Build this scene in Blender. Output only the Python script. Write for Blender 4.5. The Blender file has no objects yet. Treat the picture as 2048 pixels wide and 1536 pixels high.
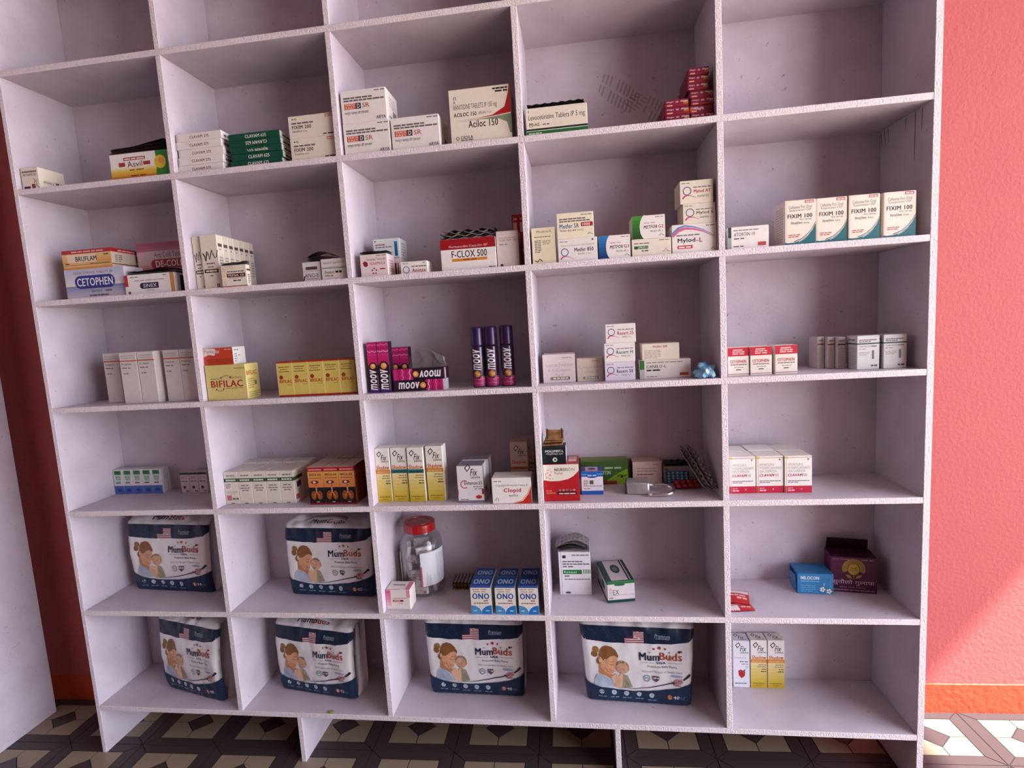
import bpy, bmesh, math, random, re
from mathutils import Vector, Matrix, noise
from mathutils.geometry import tessellate_polygon

# ------------------------------------------------------------------ camera, light, exposure
SC = bpy.context.scene
COL = SC.collection
cam = bpy.data.cameras.new('camera'); cam_o = bpy.data.objects.new('camera', cam); COL.objects.link(cam_o)
cam.sensor_width = 36.0; cam.lens = 18.658; cam.clip_start = 0.02; cam.clip_end = 200
A_ = Vector((0.99059227, 0.12275696, -0.06047882)); B_ = Vector((0.04594686, 0.11793875, 0.99195733)); C_ = Vector((-0.12890246, 0.98540407, -0.11118892))
M = Matrix(((A_.x, B_.x, -C_.x, 1.49572), (A_.y, B_.y, -C_.y, -1.32088), (A_.z, B_.z, -C_.z, 0.93071), (0, 0, 0, 1)))
cam_o.matrix_world = M
SC.camera = cam_o

SC.view_settings.view_transform = 'Standard'; SC.view_settings.look = 'None'
SC.view_settings.gamma = 1.0; SC.view_settings.use_curve_mapping = False
SC.view_settings.exposure = 1.38

w = bpy.data.worlds.new('daylight'); SC.world = w; w.use_nodes = True
bgn = w.node_tree.nodes['Background']; bgn.inputs[0].default_value = (0.80, 0.86, 1.0, 1); bgn.inputs[1].default_value = 4.3

sun = bpy.data.lights.new('sun', 'SUN'); sun.energy = 11.0; sun.angle = math.radians(1.2); sun.color = (1.0, 0.95, 0.90)
sun_o = bpy.data.objects.new('sun', sun); COL.objects.link(sun_o)
sun_o.rotation_euler = Vector((-0.575, 0.17, -0.78)).to_track_quat('-Z', 'Y').to_euler(); sun_o.location = (5, -1, 4)

# the wide shop opening in the right wall: a light portal that only guides the sky light through it
portal = bpy.data.lights.new('opening_portal', 'AREA'); portal.shape = 'RECTANGLE'; portal.size = 3.0; portal.size_y = 2.7
portal.cycles.is_portal = True
portal_o = bpy.data.objects.new('opening_portal', portal); COL.objects.link(portal_o)
portal_o.location = (4.15, -1.5, 1.03); portal_o.rotation_euler = (math.radians(90), 0, math.radians(90))

# ------------------------------------------------------------------ helpers
def lin(h):
    if not isinstance(h, str): return h
    c = [int(h[i:i+2], 16)/255 for i in (0, 2, 4)]
    return tuple(x/12.92 if x <= .04045 else ((x+.055)/1.055)**2.4 for x in c)
_m = {}
def mat(key, color, rough=.5, metal=0, var=.06, scale=60, bump=0, bscale=200, coat=0, spec=.4, color2=None, detail=3):
    if key in _m: return _m[key]
    m = bpy.data.materials.new(key); m.use_nodes = True; nt = m.node_tree; n = nt.nodes; l = nt.links
    p = n['Principled BSDF']; c = lin(color)
    tc = n.new('ShaderNodeTexCoord'); nz = n.new('ShaderNodeTexNoise'); nz.inputs['Scale'].default_value = scale; nz.inputs['Detail'].default_value = detail
    l.new(tc.outputs['Object'], nz.inputs['Vector'])
    r = n.new('ShaderNodeValToRGB'); r.color_ramp.elements[0].position = .3; r.color_ramp.elements[1].position = .72
    c2 = lin(color2) if color2 else tuple(max(0, x*(1-var)) for x in c)
    r.color_ramp.elements[0].color = (*c2, 1); r.color_ramp.elements[1].color = (*c, 1)
    l.new(nz.outputs[0], r.inputs[0]); l.new(r.outputs[0], p.inputs['Base Color'])
    p.inputs['Roughness'].default_value = rough; p.inputs['Metallic'].default_value = metal
    p.inputs['Coat Weight'].default_value = coat; p.inputs['Specular IOR Level'].default_value = spec
    if bump:
        b = n.new('ShaderNodeBump'); nb = n.new('ShaderNodeTexNoise'); nb.inputs['Scale'].default_value = bscale; nb.inputs['Detail'].default_value = 4
        l.new(tc.outputs['Object'], nb.inputs['Vector']); l.new(nb.outputs[0], b.inputs['Height']); b.inputs['Strength'].default_value = bump; b.inputs['Distance'].default_value = .004
        l.new(b.outputs[0], p.inputs['Normal'])
    _m[key] = m; return m
def card(c, rough=.42): return mat('card_'+c, c, rough=rough, var=.05, scale=90)
def ink(c): return mat('ink_'+c, c, rough=.45, var=.03, scale=120)
def clearfilm(key, tint, a=.12):
    if key in _m: return _m[key]
    m = bpy.data.materials.new(key); m.use_nodes = True; n = m.node_tree.nodes; l = m.node_tree.links
    for x in list(n):
        if x.type != 'OUTPUT_MATERIAL': n.remove(x)
    out = [x for x in n if x.type == 'OUTPUT_MATERIAL'][0]
    tr = n.new('ShaderNodeBsdfTransparent'); tr.inputs[0].default_value = (*tint, 1)
    gl = n.new('ShaderNodeBsdfGlossy'); gl.inputs['Roughness'].default_value = .08
    df = n.new('ShaderNodeBsdfDiffuse'); df.inputs[0].default_value = (.85, .83, .84, 1)
    lw = n.new('ShaderNodeLayerWeight'); lw.inputs[0].default_value = .35
    nz = n.new('ShaderNodeTexNoise'); nz.inputs['Scale'].default_value = 25
    mm = n.new('ShaderNodeMath'); mm.operation = 'MULTIPLY'; l.new(nz.outputs[0], mm.inputs[0]); mm.inputs[1].default_value = a*2
    m1 = n.new('ShaderNodeMixShader'); m2 = n.new('ShaderNodeMixShader')
    l.new(mm.outputs[0], m1.inputs[0]); l.new(tr.outputs[0], m1.inputs[1]); l.new(df.outputs[0], m1.inputs[2])
    l.new(lw.outputs['Facing'], m2.inputs[0]); l.new(m1.outputs[0], m2.inputs[1]); l.new(gl.outputs[0], m2.inputs[2])
    l.new(m2.outputs[0], out.inputs[0])
    _m[key] = m; return m

def mesh(name, verts, faces, mats, fm=None, smooth=False):
    me = bpy.data.meshes.new(name); me.from_pydata(verts, [], faces)
    for m in (mats if isinstance(mats, (list, tuple)) else [mats]): me.materials.append(m)
    if fm: me.polygons.foreach_set('material_index', fm)
    if smooth: me.polygons.foreach_set('use_smooth', [True]*len(me.polygons))
    me.update(); return me
def link(name, me, parent=None, loc=(0, 0, 0), rz=0):
    o = bpy.data.objects.new(name, me); COL.objects.link(o); o.location = loc; o.rotation_euler = (0, 0, rz)
    if parent: o.parent = parent
    return o
def tag(o, label, cat, group=None, kind=None):
    o['label'] = label; o['category'] = cat
    if group: o['group'] = group
    if kind: o['kind'] = kind
    return o
def bm_mesh(name, bm, mats, smooth=False):
    me = bpy.data.meshes.new(name); bm.to_mesh(me); bm.free()
    for m in (mats if isinstance(mats, (list, tuple)) else [mats]): me.materials.append(m)
    if smooth: me.polygons.foreach_set('use_smooth', [True]*len(me.polygons))
    return me
def box_bm(x0, x1, y0, y1, z0, z1, bev=0, seg=1):
    bm = bmesh.new()
    bmesh.ops.create_cube(bm, size=1, matrix=Matrix.Translation(((x0+x1)/2, (y0+y1)/2, (z0+z1)/2)) @ Matrix.Diagonal((x1-x0, y1-y0, z1-z0, 1)))
    if bev: bmesh.ops.bevel(bm, geom=list(bm.edges), offset=bev, segments=seg, affect='EDGES', profile=.5)
    return bm
def slab(name, x0, x1, y0, y1, z0, z1, m, medge=None, bev=.0008, parent=None):
    bm = box_bm(x0, x1, y0, y1, z0, z1, bev)
    if medge:
        for f in bm.faces:
            if f.normal.y < -.7: f.material_index = 1
    return link(name, bm_mesh(name, bm, [m, medge] if medge else m), parent)

# flat print: elements collected in face coordinates (fractions of the face), grouped by colour
_tc = {}
def text2d(s, bold=0, ital=0):
    s = re.sub('(.)\u093f', '\u093f\\1', s)      # the short i stands before its consonant
    k = (s, bold, ital)
    if k in _tc: return _tc[k]
    cu = bpy.data.curves.new('t', 'FONT'); cu.body = s; cu.size = 1; cu.resolution_u = 2
    cu.shear = ital; cu.space_character = 1+bold*2.6
    o = bpy.data.objects.new('t', cu); COL.objects.link(o)
    me = bpy.data.meshes.new_from_object(o.evaluated_get(bpy.context.evaluated_depsgraph_get()))
    vs = [(v.co.x, v.co.y) for v in me.vertices]; fs = [tuple(p.vertices) for p in me.polygons]
    bpy.data.objects.remove(o); bpy.data.curves.remove(cu); bpy.data.meshes.remove(me)
    x0 = min(v[0] for v in vs); x1 = max(v[0] for v in vs); y0 = min(v[1] for v in vs); y1 = max(v[1] for v in vs)
    vs = [((x-x0)/(x1-x0), (y-y0)/(y1-y0)) for x, y in vs]
    _tc[k] = (vs, fs); return _tc[k]
class Art:
    def __init__(s, w, h): s.w, s.h, s.el, s.rnd = w, h, [], random.Random(7)
    def add(s, c, vs, fs, t=0): s.el.append((c, [(x*s.w, y*s.h) for x, y in vs], fs, t))
    def rect(s, x0, y0, x1, y1, c): s.add(c, [(x0, y0), (x1, y0), (x1, y1), (x0, y1)], [(0, 1, 2, 3)])
    def poly(s, pts, c):
        t = tessellate_polygon([[Vector((x*s.w, y*s.h, 0)) for x, y in pts]]); s.add(c, pts, [tuple(f) for f in t])
    def disc(s, cx, cy, r, c, n=20, ry=None, r0=0, a0=0, a1=360):
        ry = ry if ry is not None else r*s.w/s.h
        full = abs(a1-a0) >= 360; k = n if full else n+1
        an = [math.radians(a0+(a1-a0)*i/n) for i in range(k)]
        out = [(cx+r*math.cos(a), cy+ry*math.sin(a)) for a in an]
        if r0:
            q = r0/r; inn = [(cx+r0*math.cos(a), cy+ry*q*math.sin(a)) for a in an]
            m = n; s.add(c, out+inn, [(i, (i+1) % k, k+(i+1) % k, k+i) for i in range(m)])
        else:
            if not full: out.append((cx, cy))
            s.add(c, out, [tuple(range(len(out)))])
    def stroke(s, pts, wd, c, wd1=None):
        vs = []; n = len(pts); P = [(x*s.w, y*s.h) for x, y in pts]
        for i, (x, y) in enumerate(P):
            a = P[max(0, i-1)]; b = P[min(n-1, i+1)]; dx, dy = b[0]-a[0], b[1]-a[1]; L = math.hypot(dx, dy) or 1
            q = (wd+((wd1 if wd1 is not None else wd)-wd)*i/(n-1))*s.w/2
            vs += [(x-dy/L*q, y+dx/L*q), (x+dy/L*q, y-dx/L*q)]
        s.el.append((c, vs, [(2*i, 2*i+1, 2*i+3, 2*i+2) for i in range(n-1)], 0))
    def text(s, t, x0, y0, x1, y1, c, bold=.012, ital=0, rot=0):
        vs, fs = text2d(t, bold, ital)
        if rot == 90: vs = [(1-y, x) for x, y in vs]
        if rot == 180: vs = [(1-x, 1-y) for x, y in vs]
        b0 = min(bold, .034)*.85*abs(x1-x0)/max(1, len(t)*.55) if not rot == 90 else min(bold, .034)*.85*abs(x1-x0)
        b1 = min(bold, .034)*.5*abs(y1-y0)*(1 if rot != 90 else 1/max(1, len(t)*.55))
        for dx, dy in (((-b0, -b1), (b0, -b1), (-b0*.5, b1), (b0, b1)) if bold > .007 else ((0, 0),)):     # heavier stroke: the outline laid down again a little to each side
            s.add(c, [(x0+(x1-x0)*x+dx, y0+(y1-y0)*y+dy) for x, y in vs], fs, 1)
    def bars(s, x0, y0, x1, y1, c, n=None):           # a line of small print too fine to read
        n = n or max(2, int((x1-x0)/(.11))); x = x0; vs = []; fs = []; tot = x1-x0
        ws = [s.rnd.uniform(.6, 1.4) for _ in range(n)]; q = tot*.9/sum(ws); g = tot*.1/max(1, n-1)
        for a in ws:
            k = len(vs); vs += [(x, y0), (x+a*q, y0), (x+a*q, y1), (x, y1)]; fs.append((k, k+1, k+2, k+3)); x += a*q+g
        s.add(c, vs, fs, 1)
    def para(s, x0, y0, x1, y1, c, n, fill=.5):
        d = (y1-y0)/n
        for i in range(n): s.bars(x0, y0+d*i, x1 if i else x0+(x1-x0)*.8, y0+d*(i+fill), c)
    def grad(s, x0, y0, x1, y1, c0, c1, n=7):
        a = [int(c0[i:i+2], 16) for i in (0, 2, 4)]; b = [int(c1[i:i+2], 16) for i in (0, 2, 4)]
        for i in range(n):
            t = i/(n-1); c = ''.join('%02x' % round(p+(q-p)*t) for p, q in zip(a, b)); s.rect(x0, y0+(y1-y0)*i/n, x1, y0+(y1-y0)*(i+1)/n, c)
def refine(vs, fs, L):
    bm = bmesh.new(); V = [bm.verts.new((x, y, 0)) for x, y in vs]
    for f in fs:
        try: bm.faces.new([V[i] for i in f])
        except ValueError: pass
    bmesh.ops.triangulate(bm, faces=bm.faces[:])
    for _ in range(6):
        e = [e for e in bm.edges if e.calc_length() > L]
        if not e: break
        bmesh.ops.subdivide_edges(bm, edges=e, cuts=1); bmesh.ops.triangulate(bm, faces=[f for f in bm.faces if len(f.verts) > 3])
    bm.verts.index_update()
    r = [(v.co.x, v.co.y) for v in bm.verts], [tuple(v.index for v in f.verts) for f in bm.faces]
    bm.free(); return r
def art_meshes(art, mapper, L=None, names=None):
    g = {}
    for lv, (c, vs, fs, t) in enumerate(art.el):
        if L: vs, fs = refine(vs, fs, L)
        off = .0001+.00001*lv
        ax = [q[0] for q in vs]; ay = [q[1] for q in vs]
        big = not t and (max(ax)-min(ax))*(max(ay)-min(ay)) > .04*art.w*art.h
        d = g.setdefault((c, t, lv if big else -1), ([], [])); k = len(d[0])
        d[0].extend(mapper(x, y, off) for x, y in vs); d[1].extend(tuple(i+k for i in f) for f in fs)
    return [('lettering' if t else 'printed_panel', mesh('print', v, f, ink(c))) for (c, t, q), (v, f) in g.items()]

# a folding carton: the body with its tuck flap, and its print as children
_cc = {}
def carton(name, label, x0, x1, y, z, h, d, col, F=None, R=None, T=None, L=None, yaw=0, group=None, key=None, cat='medicine box', topcol=None, hx=None):
    wd = x1-x0
    if key and key in _cc: parts = _cc[key]
    else:
        q = min(.0009, h*.04)
        parts = [(None, bm_mesh(name, box_bm(-wd/2, wd/2, -d/2, d/2, 0, h, q, 1), card(col)))]
        parts.append(('tuck_flap', bm_mesh('tuck_flap', box_bm(-wd/2+.0015, wd/2-.0015, -d/2+.0008, d/2-.003, h-.0004, h+.0004), card(topcol or col))))
        for fn, aw, ah, mp in ((F, wd, h, lambda x, yy, o: (x-wd/2, -d/2-o, yy)), (R, d, h, lambda x, yy, o: (wd/2+o, -d/2+x, yy)),
                               (L, d, h, lambda x, yy, o: (-wd/2-o, d/2-x, yy)), (T, wd, d, lambda x, yy, o: (x-wd/2, -d/2+yy, h+.0004+o))):
            if fn:
                a = Art(aw, ah); fn(a); parts += art_meshes(a, mp)
        if key: _cc[key] = parts
    o = link(name, parts[0][1], None, ((x0+x1)/2, y+d/2, z), yaw)
    for nm, me in parts[1:]: link(nm, me, o)
    return tag(o, label, cat, group)
def lathe(prof, n=32):
    vs = []; fs = []
    for r, z in prof: vs += [(r*math.cos(2*math.pi*i/n), r*math.sin(2*math.pi*i/n), z) for i in range(n)]
    for j in range(len(prof)-1):
        for i in range(n): fs.append((j*n+i, j*n+(i+1) % n, (j+1)*n+(i+1) % n, (j+1)*n+i))
    return vs, fs
def tube(pts, r, n=10):
    vs = []; fs = []; P = [Vector(p) for p in pts]
    for i, p in enumerate(P):
        t = (P[min(i+1, len(P)-1)]-P[max(i-1, 0)]).normalized(); a = t.orthogonal().normalized() if abs(t.z) > .9 else t.cross(Vector((0, 0, 1))).normalized(); b = t.cross(a)
        vs += [tuple(p+(a*math.cos(2*math.pi*k/n)+b*math.sin(2*math.pi*k/n))*r) for k in range(n)]
    for i in range(len(P)-1):
        for k in range(n): fs.append((i*n+k, i*n+(k+1) % n, (i+1)*n+(k+1) % n, (i+1)*n+k))
    fs += [tuple(range(n))[::-1], tuple(range((len(P)-1)*n, len(P)*n))]
    return vs, fs

# ------------------------------------------------------------------ the room
TH = math.atan(.0241); FZ = -.299
def W(lx, ly, lz=0): return (2.576+lx*math.cos(TH)-ly*math.sin(TH), .291+lx*math.sin(TH)+ly*math.cos(TH), lz)
pinkwall = mat('pink_plaster', 'b05452', rough=.75, var=.05, scale=6, bump=.55, bscale=95)
orangewall = mat('orange_paint_band', 'bf4526', rough=.6, var=.22, scale=40, bump=.8, bscale=70)
plain = mat('white_ceiling_paint', 'a39695', rough=.8, var=.04, scale=5)
def struct(o): o['kind'] = 'structure'; return o
o = struct(link('wall_back', bm_mesh('wall_back', box_bm(-4.6, 1.9, 0, .12, FZ-.05, 2.8), pinkwall))); o.location = W(0, 0); o.rotation_euler.z = TH
o = struct(link('baseboard_back', bm_mesh('baseboard_back', box_bm(-4.6, 1.9, -.004, .01, FZ-.02, FZ+.092, .002), orangewall))); o.location = W(0, 0); o.rotation_euler.z = TH
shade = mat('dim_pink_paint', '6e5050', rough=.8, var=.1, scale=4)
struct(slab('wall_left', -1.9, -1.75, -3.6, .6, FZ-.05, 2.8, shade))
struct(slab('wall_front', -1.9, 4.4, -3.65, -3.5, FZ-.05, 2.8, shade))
struct(slab('ceiling', -1.9, 4.4, -3.65, .7, 2.8, 2.92, plain))
bm = box_bm(4.2, 4.35, -3.65, .7, 2.34, 2.8); b2 = box_bm(4.2, 4.35, -.02, .7, FZ-.05, 2.34); b3 = box_bm(4.2, 4.35, -3.65, -3.0, FZ-.05, 2.34)
for b in (b2, b3):
    t = bpy.data.meshes.new('t'); b.to_mesh(t); b.free(); bm.from_mesh(t); bpy.data.meshes.remove(t)
struct(link('wall_right', bm_mesh('wall_right', bm, pinkwall)))
grout = mat('dark_floor_joint', '2a2022', rough=.8, var=.2)
struct(slab('ground_outside', 4.36, 14, -9, 6, FZ-.2, FZ-.02, mat('pale_concrete', 'dccdbd', rough=.9, var=.1, scale=3)))
floor = struct(slab('floor', -1.9, 4.36, -3.65, .7, FZ-.06, FZ-.0012, grout))
tdark = mat('dark_speckled_tile', '4a3f40', rough=.42, var=.35, scale=700, color2='352c2e', detail=1)
tlight = mat('cream_speckled_tile', '94836f', rough=.38, var=.12, scale=600, detail=1)
PX, PY, BX, BY, HX, HY = .2475, .195, .037, .030, .044, .038
def inset(P, g):
    n = len(P); out = []
    for i in range(n):
        p0, p1, p2 = Vector(P[i-1]), Vector(P[i]), Vector(P[(i+1) % n])
        d1 = (p1-p0).normalized(); d2 = (p2-p1).normalized(); n1 = Vector((-d1.y, d1.x)); n2 = Vector((-d2.y, d2.x))
        m = (n1+n2); out.append(p1+m*(g/max(.2, m.dot(n1))))
    return out
a, b, ia, ib = PX/2, PY/2, PX/2-BX, PY/2-BY
TP = [([(-a, -b), (a, -b), (ia, -ib), (-ia, -ib)], 0), ([(a, -b), (a, b), (ia, ib), (ia, -ib)], 0), ([(a, b), (-a, b), (-ia, ib), (ia, ib)], 0), ([(-a, b), (-a, -b), (-ia, -ib), (-ia, ib)], 0),
      ([(HX, 0), (0, HY), (-HX, 0), (0, -HY)], 0),
      ([(-ia, -ib), (0, -ib), (0, -HY), (-HX, 0), (-ia, 0)], 1), ([(0, -ib), (ia, -ib), (ia, 0), (HX, 0), (0, -HY)], 1), ([(ia, 0), (ia, ib), (0, ib), (0, HY), (HX, 0)], 1), ([(0, ib), (-ia, ib), (-ia, 0), (-HX, 0), (0, HY)], 1)]
def prism(P, z0, z1):
    n = len(P); vs = [(p[0], p[1], z0) for p in P]+[(p[0], p[1], z1) for p in P]
    return vs, [tuple(range(n, 2*n))]+[(i, (i+1) % n, n+(i+1) % n, n+i) for i in range(n)]
TM = []
for P, k in TP:
    v, f = prism(inset(P, .0013), -.0014, 0); TM.append((mesh('floor_tile_piece', v, f, tlight if k else tdark), v, f, k))
rest = {0: ([], []), 1: ([], [])}
ct, st = math.cos(TH), math.sin(TH)
for j in range(0, -16, -1):
    for i in range(-10, 15):
        lx = (i+.5)*PX; ly = (j+.5)*PY; cx, cy = .832+lx*ct-ly*st, .0537+lx*st+ly*ct
        near = j >= -1 and -6 <= i <= 7
        if cx < -1.6: continue
        for me, v, f, k in TM:
            if near:
                q = link('floor_tile_piece', me, floor, (cx, cy, FZ), TH)
            else:
                R_ = rest[k]; n0 = len(R_[0]); R_[0].extend((cx+x*ct-y*st, cy+x*st+y*ct, FZ+z) for x, y, z in v); R_[1].extend(tuple(t+n0 for t in q) for q in f)
for k in (0, 1):
    q = link('floor_tiling', mesh('floor_tiling', *rest[k], tlight if k else tdark), floor); q['kind'] = 'stuff'

# ------------------------------------------------------------------ the big pigeon-hole shelving unit
def board_mat():
    m = mat('lavender_painted_board', 'cfc4cd', rough=.46, var=.1, scale=9, bump=.12, bscale=120, color2='beb1ba', detail=8)
    n = m.node_tree.nodes; l = m.node_tree.links; p = n['Principled BSDF']; src = p.inputs['Base Color'].links[0].from_socket
    v = n.new('ShaderNodeTexNoise'); v.inputs['Scale'].default_value = 70; v.inputs['Detail'].default_value = 5; v.inputs['Roughness'].default_value = .7
    tc = [x for x in n if x.type == 'TEX_COORD'][0]; l.new(tc.outputs['Object'], v.inputs['Vector'])
    r = n.new('ShaderNodeValToRGB'); r.color_ramp.elements[0].position = .30; r.color_ramp.elements[0].color = (.62, .56, .56, 1); r.color_ramp.elements[1].position = .36; r.color_ramp.elements[1].color = (1, 1, 1, 1)
    mx = n.new('ShaderNodeMix'); mx.data_type = 'RGBA'; mx.blend_type = 'MULTIPLY'; mx.inputs[0].default_value = 1
    l.new(v.outputs[0], r.inputs[0]); l.new(src, mx.inputs[6]); l.new(r.outputs[0], mx.inputs[7]); l.new(mx.outputs[2], p.inputs['Base Color'])
    return m
board = board_mat()
edge = mat('raw_board_edge', 'ecdfe1', rough=.7, var=.3, scale=160, bump=.6, bscale=260, color2='d6c6c8', detail=6)
D = .2057; T = .015
SZ = {-1: 1.9875, 0: 1.6817, 1: 1.3759, 2: 1.0743, 3: .7723, 4: .4677, 5: .1618, 6: -.1436}
VX = [.4571, .9146, 1.3723, 1.8296]; XR = 2.2831
unit = bpy.data.objects.new('shelving_unit', None); COL.objects.link(unit); unit.location = (1.14, .1, FZ)
tag(unit, 'wide lavender-white pigeon-hole shelving unit against the pink wall', 'shelving unit')
def part(name, *ar):
    q = slab(name, *ar, board, edge, parent=unit); q.location = (-1.14, -.1, -FZ); return q
part('side_panel', -.013, 0, 0, D+.004, FZ, 2.003)
rpanel = part('side_panel', XR, XR+.0155, 0, D+.004, FZ, 2.003)
back = slab('back_panel', 0, XR, D, D+.005, SZ[6]-T, 2.0, board, parent=unit); back.location = (-1.14, -.1, -FZ)
for k in SZ: part('shelf', 0.0002, XR-.0002, 0, D, SZ[k]-T, SZ[k])
ks = sorted(SZ)
for k in range(0, 7):
    for x in VX: part('divider', x, x+.0145, .0006, D, SZ[k]+.0001, SZ[k-1]-T-.0001)
for x in (.638, 1.543): part('foot_board', x, x+.014, .001, D, FZ, SZ[6]-T-.0001)
# shoe prints on the back panel of one pigeon hole
sp = ([], [])
rr = random.Random(3)
def tread(cx, cz, ang, n, wd, ln):
    c, s_ = math.cos(ang), math.sin(ang)
    for i in range(n):
        t = (i-(n-1)/2)/n*ln; wv = wd*(1-.35*abs(2*t/ln)**3)
        for q in (-1, 1):
            if rr.random() < .12: continue
            u0, u1 = (.12*wv*q, .95*wv*q); tilt = .006*q
            k = len(sp[0])
            for u, t2 in ((u0, t), (u1, t+tilt), (u1, t+tilt+ln/n*.42), (u0, t+ln/n*.42)):
                sp[0].append((cx+u*s_+t2*c, D-.0004, cz-u*c+t2*s_))
            sp[1].append((k, k+1, k+2, k+3))
tread(1.63, 1.527, -.62, 11, .033, .12); tread(1.735, 1.462, -.75, 9, .03, .10); tread(1.675, 1.50, .6, 5, .02, .05)
q = link('shoe_print', mesh('shoe_print', *sp, mat('dusty_shoe_print', 'ab9ea0', rough=.8)), back); q['label'] = 'faint dusty shoe print'

# dark drip marks on the right side panel under a shelf
dr = ([], [])
for ln in (((.2037, 1.3558), (.1982, 1.3247)), ((.188, 1.3578), (.1824, 1.3198)), ((.1727, 1.3574), (.1673, 1.3247)), ((.0633, 1.3597), (.0635, 1.3159), (.0628, 1.2493)), ((.0382, 1.3578), (.0397, 1.3079)), ((.099, 1.3572), (.0999, 1.3281))):
    for (y0, z0), (y1, z1) in zip(ln, ln[1:]):
        k = len(dr[0]); dr[0].extend([(XR-.0004, y0-.0012, z0), (XR-.0004, y0+.0012, z0), (XR-.0004, y1+.0007, z1), (XR-.0004, y1-.0007, z1)]); dr[1].append((k, k+1, k+2, k+3))
q = link('drip_marks', mesh('drip_marks', *dr, mat('dark_drips', '4a3c3e', rough=.6)), rpanel); q['label'] = 'thin dark drip marks'

# the neighbouring white cabinet at the left edge of the view
cab = bpy.data.objects.new('white_cabinet', None); COL.objects.link(cab); cab.location = (-.9, -.4, FZ)
tag(cab, 'tall white cabinet at the far left, only its side panel showing', 'cabinet')
def cpart(name, *ar):
    q = slab(name, *ar, board, parent=cab); q.location = (.9, .4, -FZ)
cpart('side_panel', -.366, -.351, -.95, .16, FZ, 2.0); cpart('side_panel', -1.4, -1.385, -.95, .16, FZ, 2.0)
cpart('back_panel', -1.385, -.366, .15, .156, FZ+.05, 2.0)
for z in (-.2, .25, .7, 1.15, 1.6, 1.985): cpart('shelf', -1.3848, -.3662, -.94, .149, z, z+.015)

# ------------------------------------------------------------------ medicine boxes, shelf by shelf
H1, H2, H3, H4, H5, H6 = (SZ[i]+.0003 for i in range(1, 7))
WH = 'e9e0da'; CR = 'e6d9c6'; DK = '2b2326'; GY = '6e6467'; NV = '1d2a5c'; RD = 'b51f2c'
def ringlogo(a, cx, cy, r, c1='2c4a9e', c2='c2264e'):
    a.disc(cx, cy, r, c1, 22, r0=r*.8); k = a.w/a.h
    a.stroke([(cx-r*1.1, cy-r*1.75*k), (cx-r*.6, cy-r*1.2*k), (cx, cy-r*1.02*k), (cx+r*.9, cy-r*1.15*k), (cx+r*2.2, cy-r*1.7*k)], r*.34, c2, r*.06)
def fix_logo(a, x, y, s, c='3a3534'):                 # tilted diamond D with the word beside it
    k = a.w/a.h
    a.poly([(x, y+s*.42*k), (x+s*.3, y+s*.72*k), (x+s*.5, y+s*.45*k), (x+s*.2, y+s*.1*k)], c); a.poly([(x+s*.1, y+s*.41*k), (x+s*.29, y+s*.6*k), (x+s*.4, y+s*.44*k), (x+s*.22, y+s*.22*k)], WH)
    a.text('Fix', x+s*.42, y-s*.18*k, x+s*1.0, y+s*.34*k, c, .02, .35); a.text('DERMA', x+s*.45, y-s*.4*k, x+s*1.18, y-s*.25*k, c, .012, .2)

# --- top shelf of boxes
carton('medicine_box', 'small white carton in the lower left corner, top shelf of goods', .004, .058, .012, H1, .058, .075, CR,
       F=lambda a: (a.bars(.08, .78, .9, .86, GY), a.text('ARTHAMA 50', .1, .62, .85, .74, DK), a.rect(.55, .05, .75, .25, '8a2420'), a.bars(.1, .06, .5, .16, DK, 1), a.stroke([(.68, .5), (.78, .4), (.7, .3), (.9, .45), (.8, .2), (.98, .05)], .03, DK)),
       R=lambda a: (a.text('ARTHAMA 50', .15, .3, .55, .42, DK), a.bars(.62, .2, .92, .45, GY, 2)))
def f_asvil(a):
    a.grad(0, .2, 1, .5, 'd8a41c', 'e8dfc8', 7); a.grad(0, .0, 1, .2, 'c4501c', 'd8a41c', 4); a.poly([(.78, 0), (1, 0), (1, 1), (.8, 1), (.81, .7), (.88, .5), (.8, .35)], '2f7d26'); a.disc(.87, .56, .1, 'd8b62a'); a.disc(.89, .6, .05, 'd98a4a')
    a.rect(.24, .72, .62, .84, 'a8423c'); a.bars(.26, .75, .6, .8, CR); a.rect(.15, .5, .26, .66, 'a42a20'); a.rect(.58, .5, .7, .64, 'a42a20')
    a.text('Asvil', .3, .46, .56, .68, '3a1616', .006); a.bars(.33, .32, .58, .37, '8a5a14'); a.bars(.34, .1, .6, .15, '8a3a10')
carton('medicine_box', 'white and yellow carton with a green right panel, dark strips on top', .278, .446, .012, H1, .066, .085, WH, F=f_asvil)
for i in range(5):
    q = .0014*((i*7) % 5-2)
    carton('flat_medicine_box', f'flat white carton, {["lowest", "second from bottom", "middle", "fourth from bottom", "topmost"][i]} of five stacked beside dark green ones', .475+q, .603+q, .012+abs(q), H1+i*.0199, .0193, .10-abs(q), WH,
           F=lambda a: (a.text('CLAVAM 375', .3, .3, .72, .66, '6e1420', .02), a.rect(.02, 0, .03, 1, 'b8a8a4')), R=lambda a: (a.rect(.62, .1, .95, .85, '5a4a4c'), a.bars(.1, .3, .5, .6, GY, 3)), key='cl375', group='white flat cartons in a stack')
g6 = lambda s, r: (lambda a: a.text(s, .33, .25, .74, .74, 'e4ded4', .02, rot=r))
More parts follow.
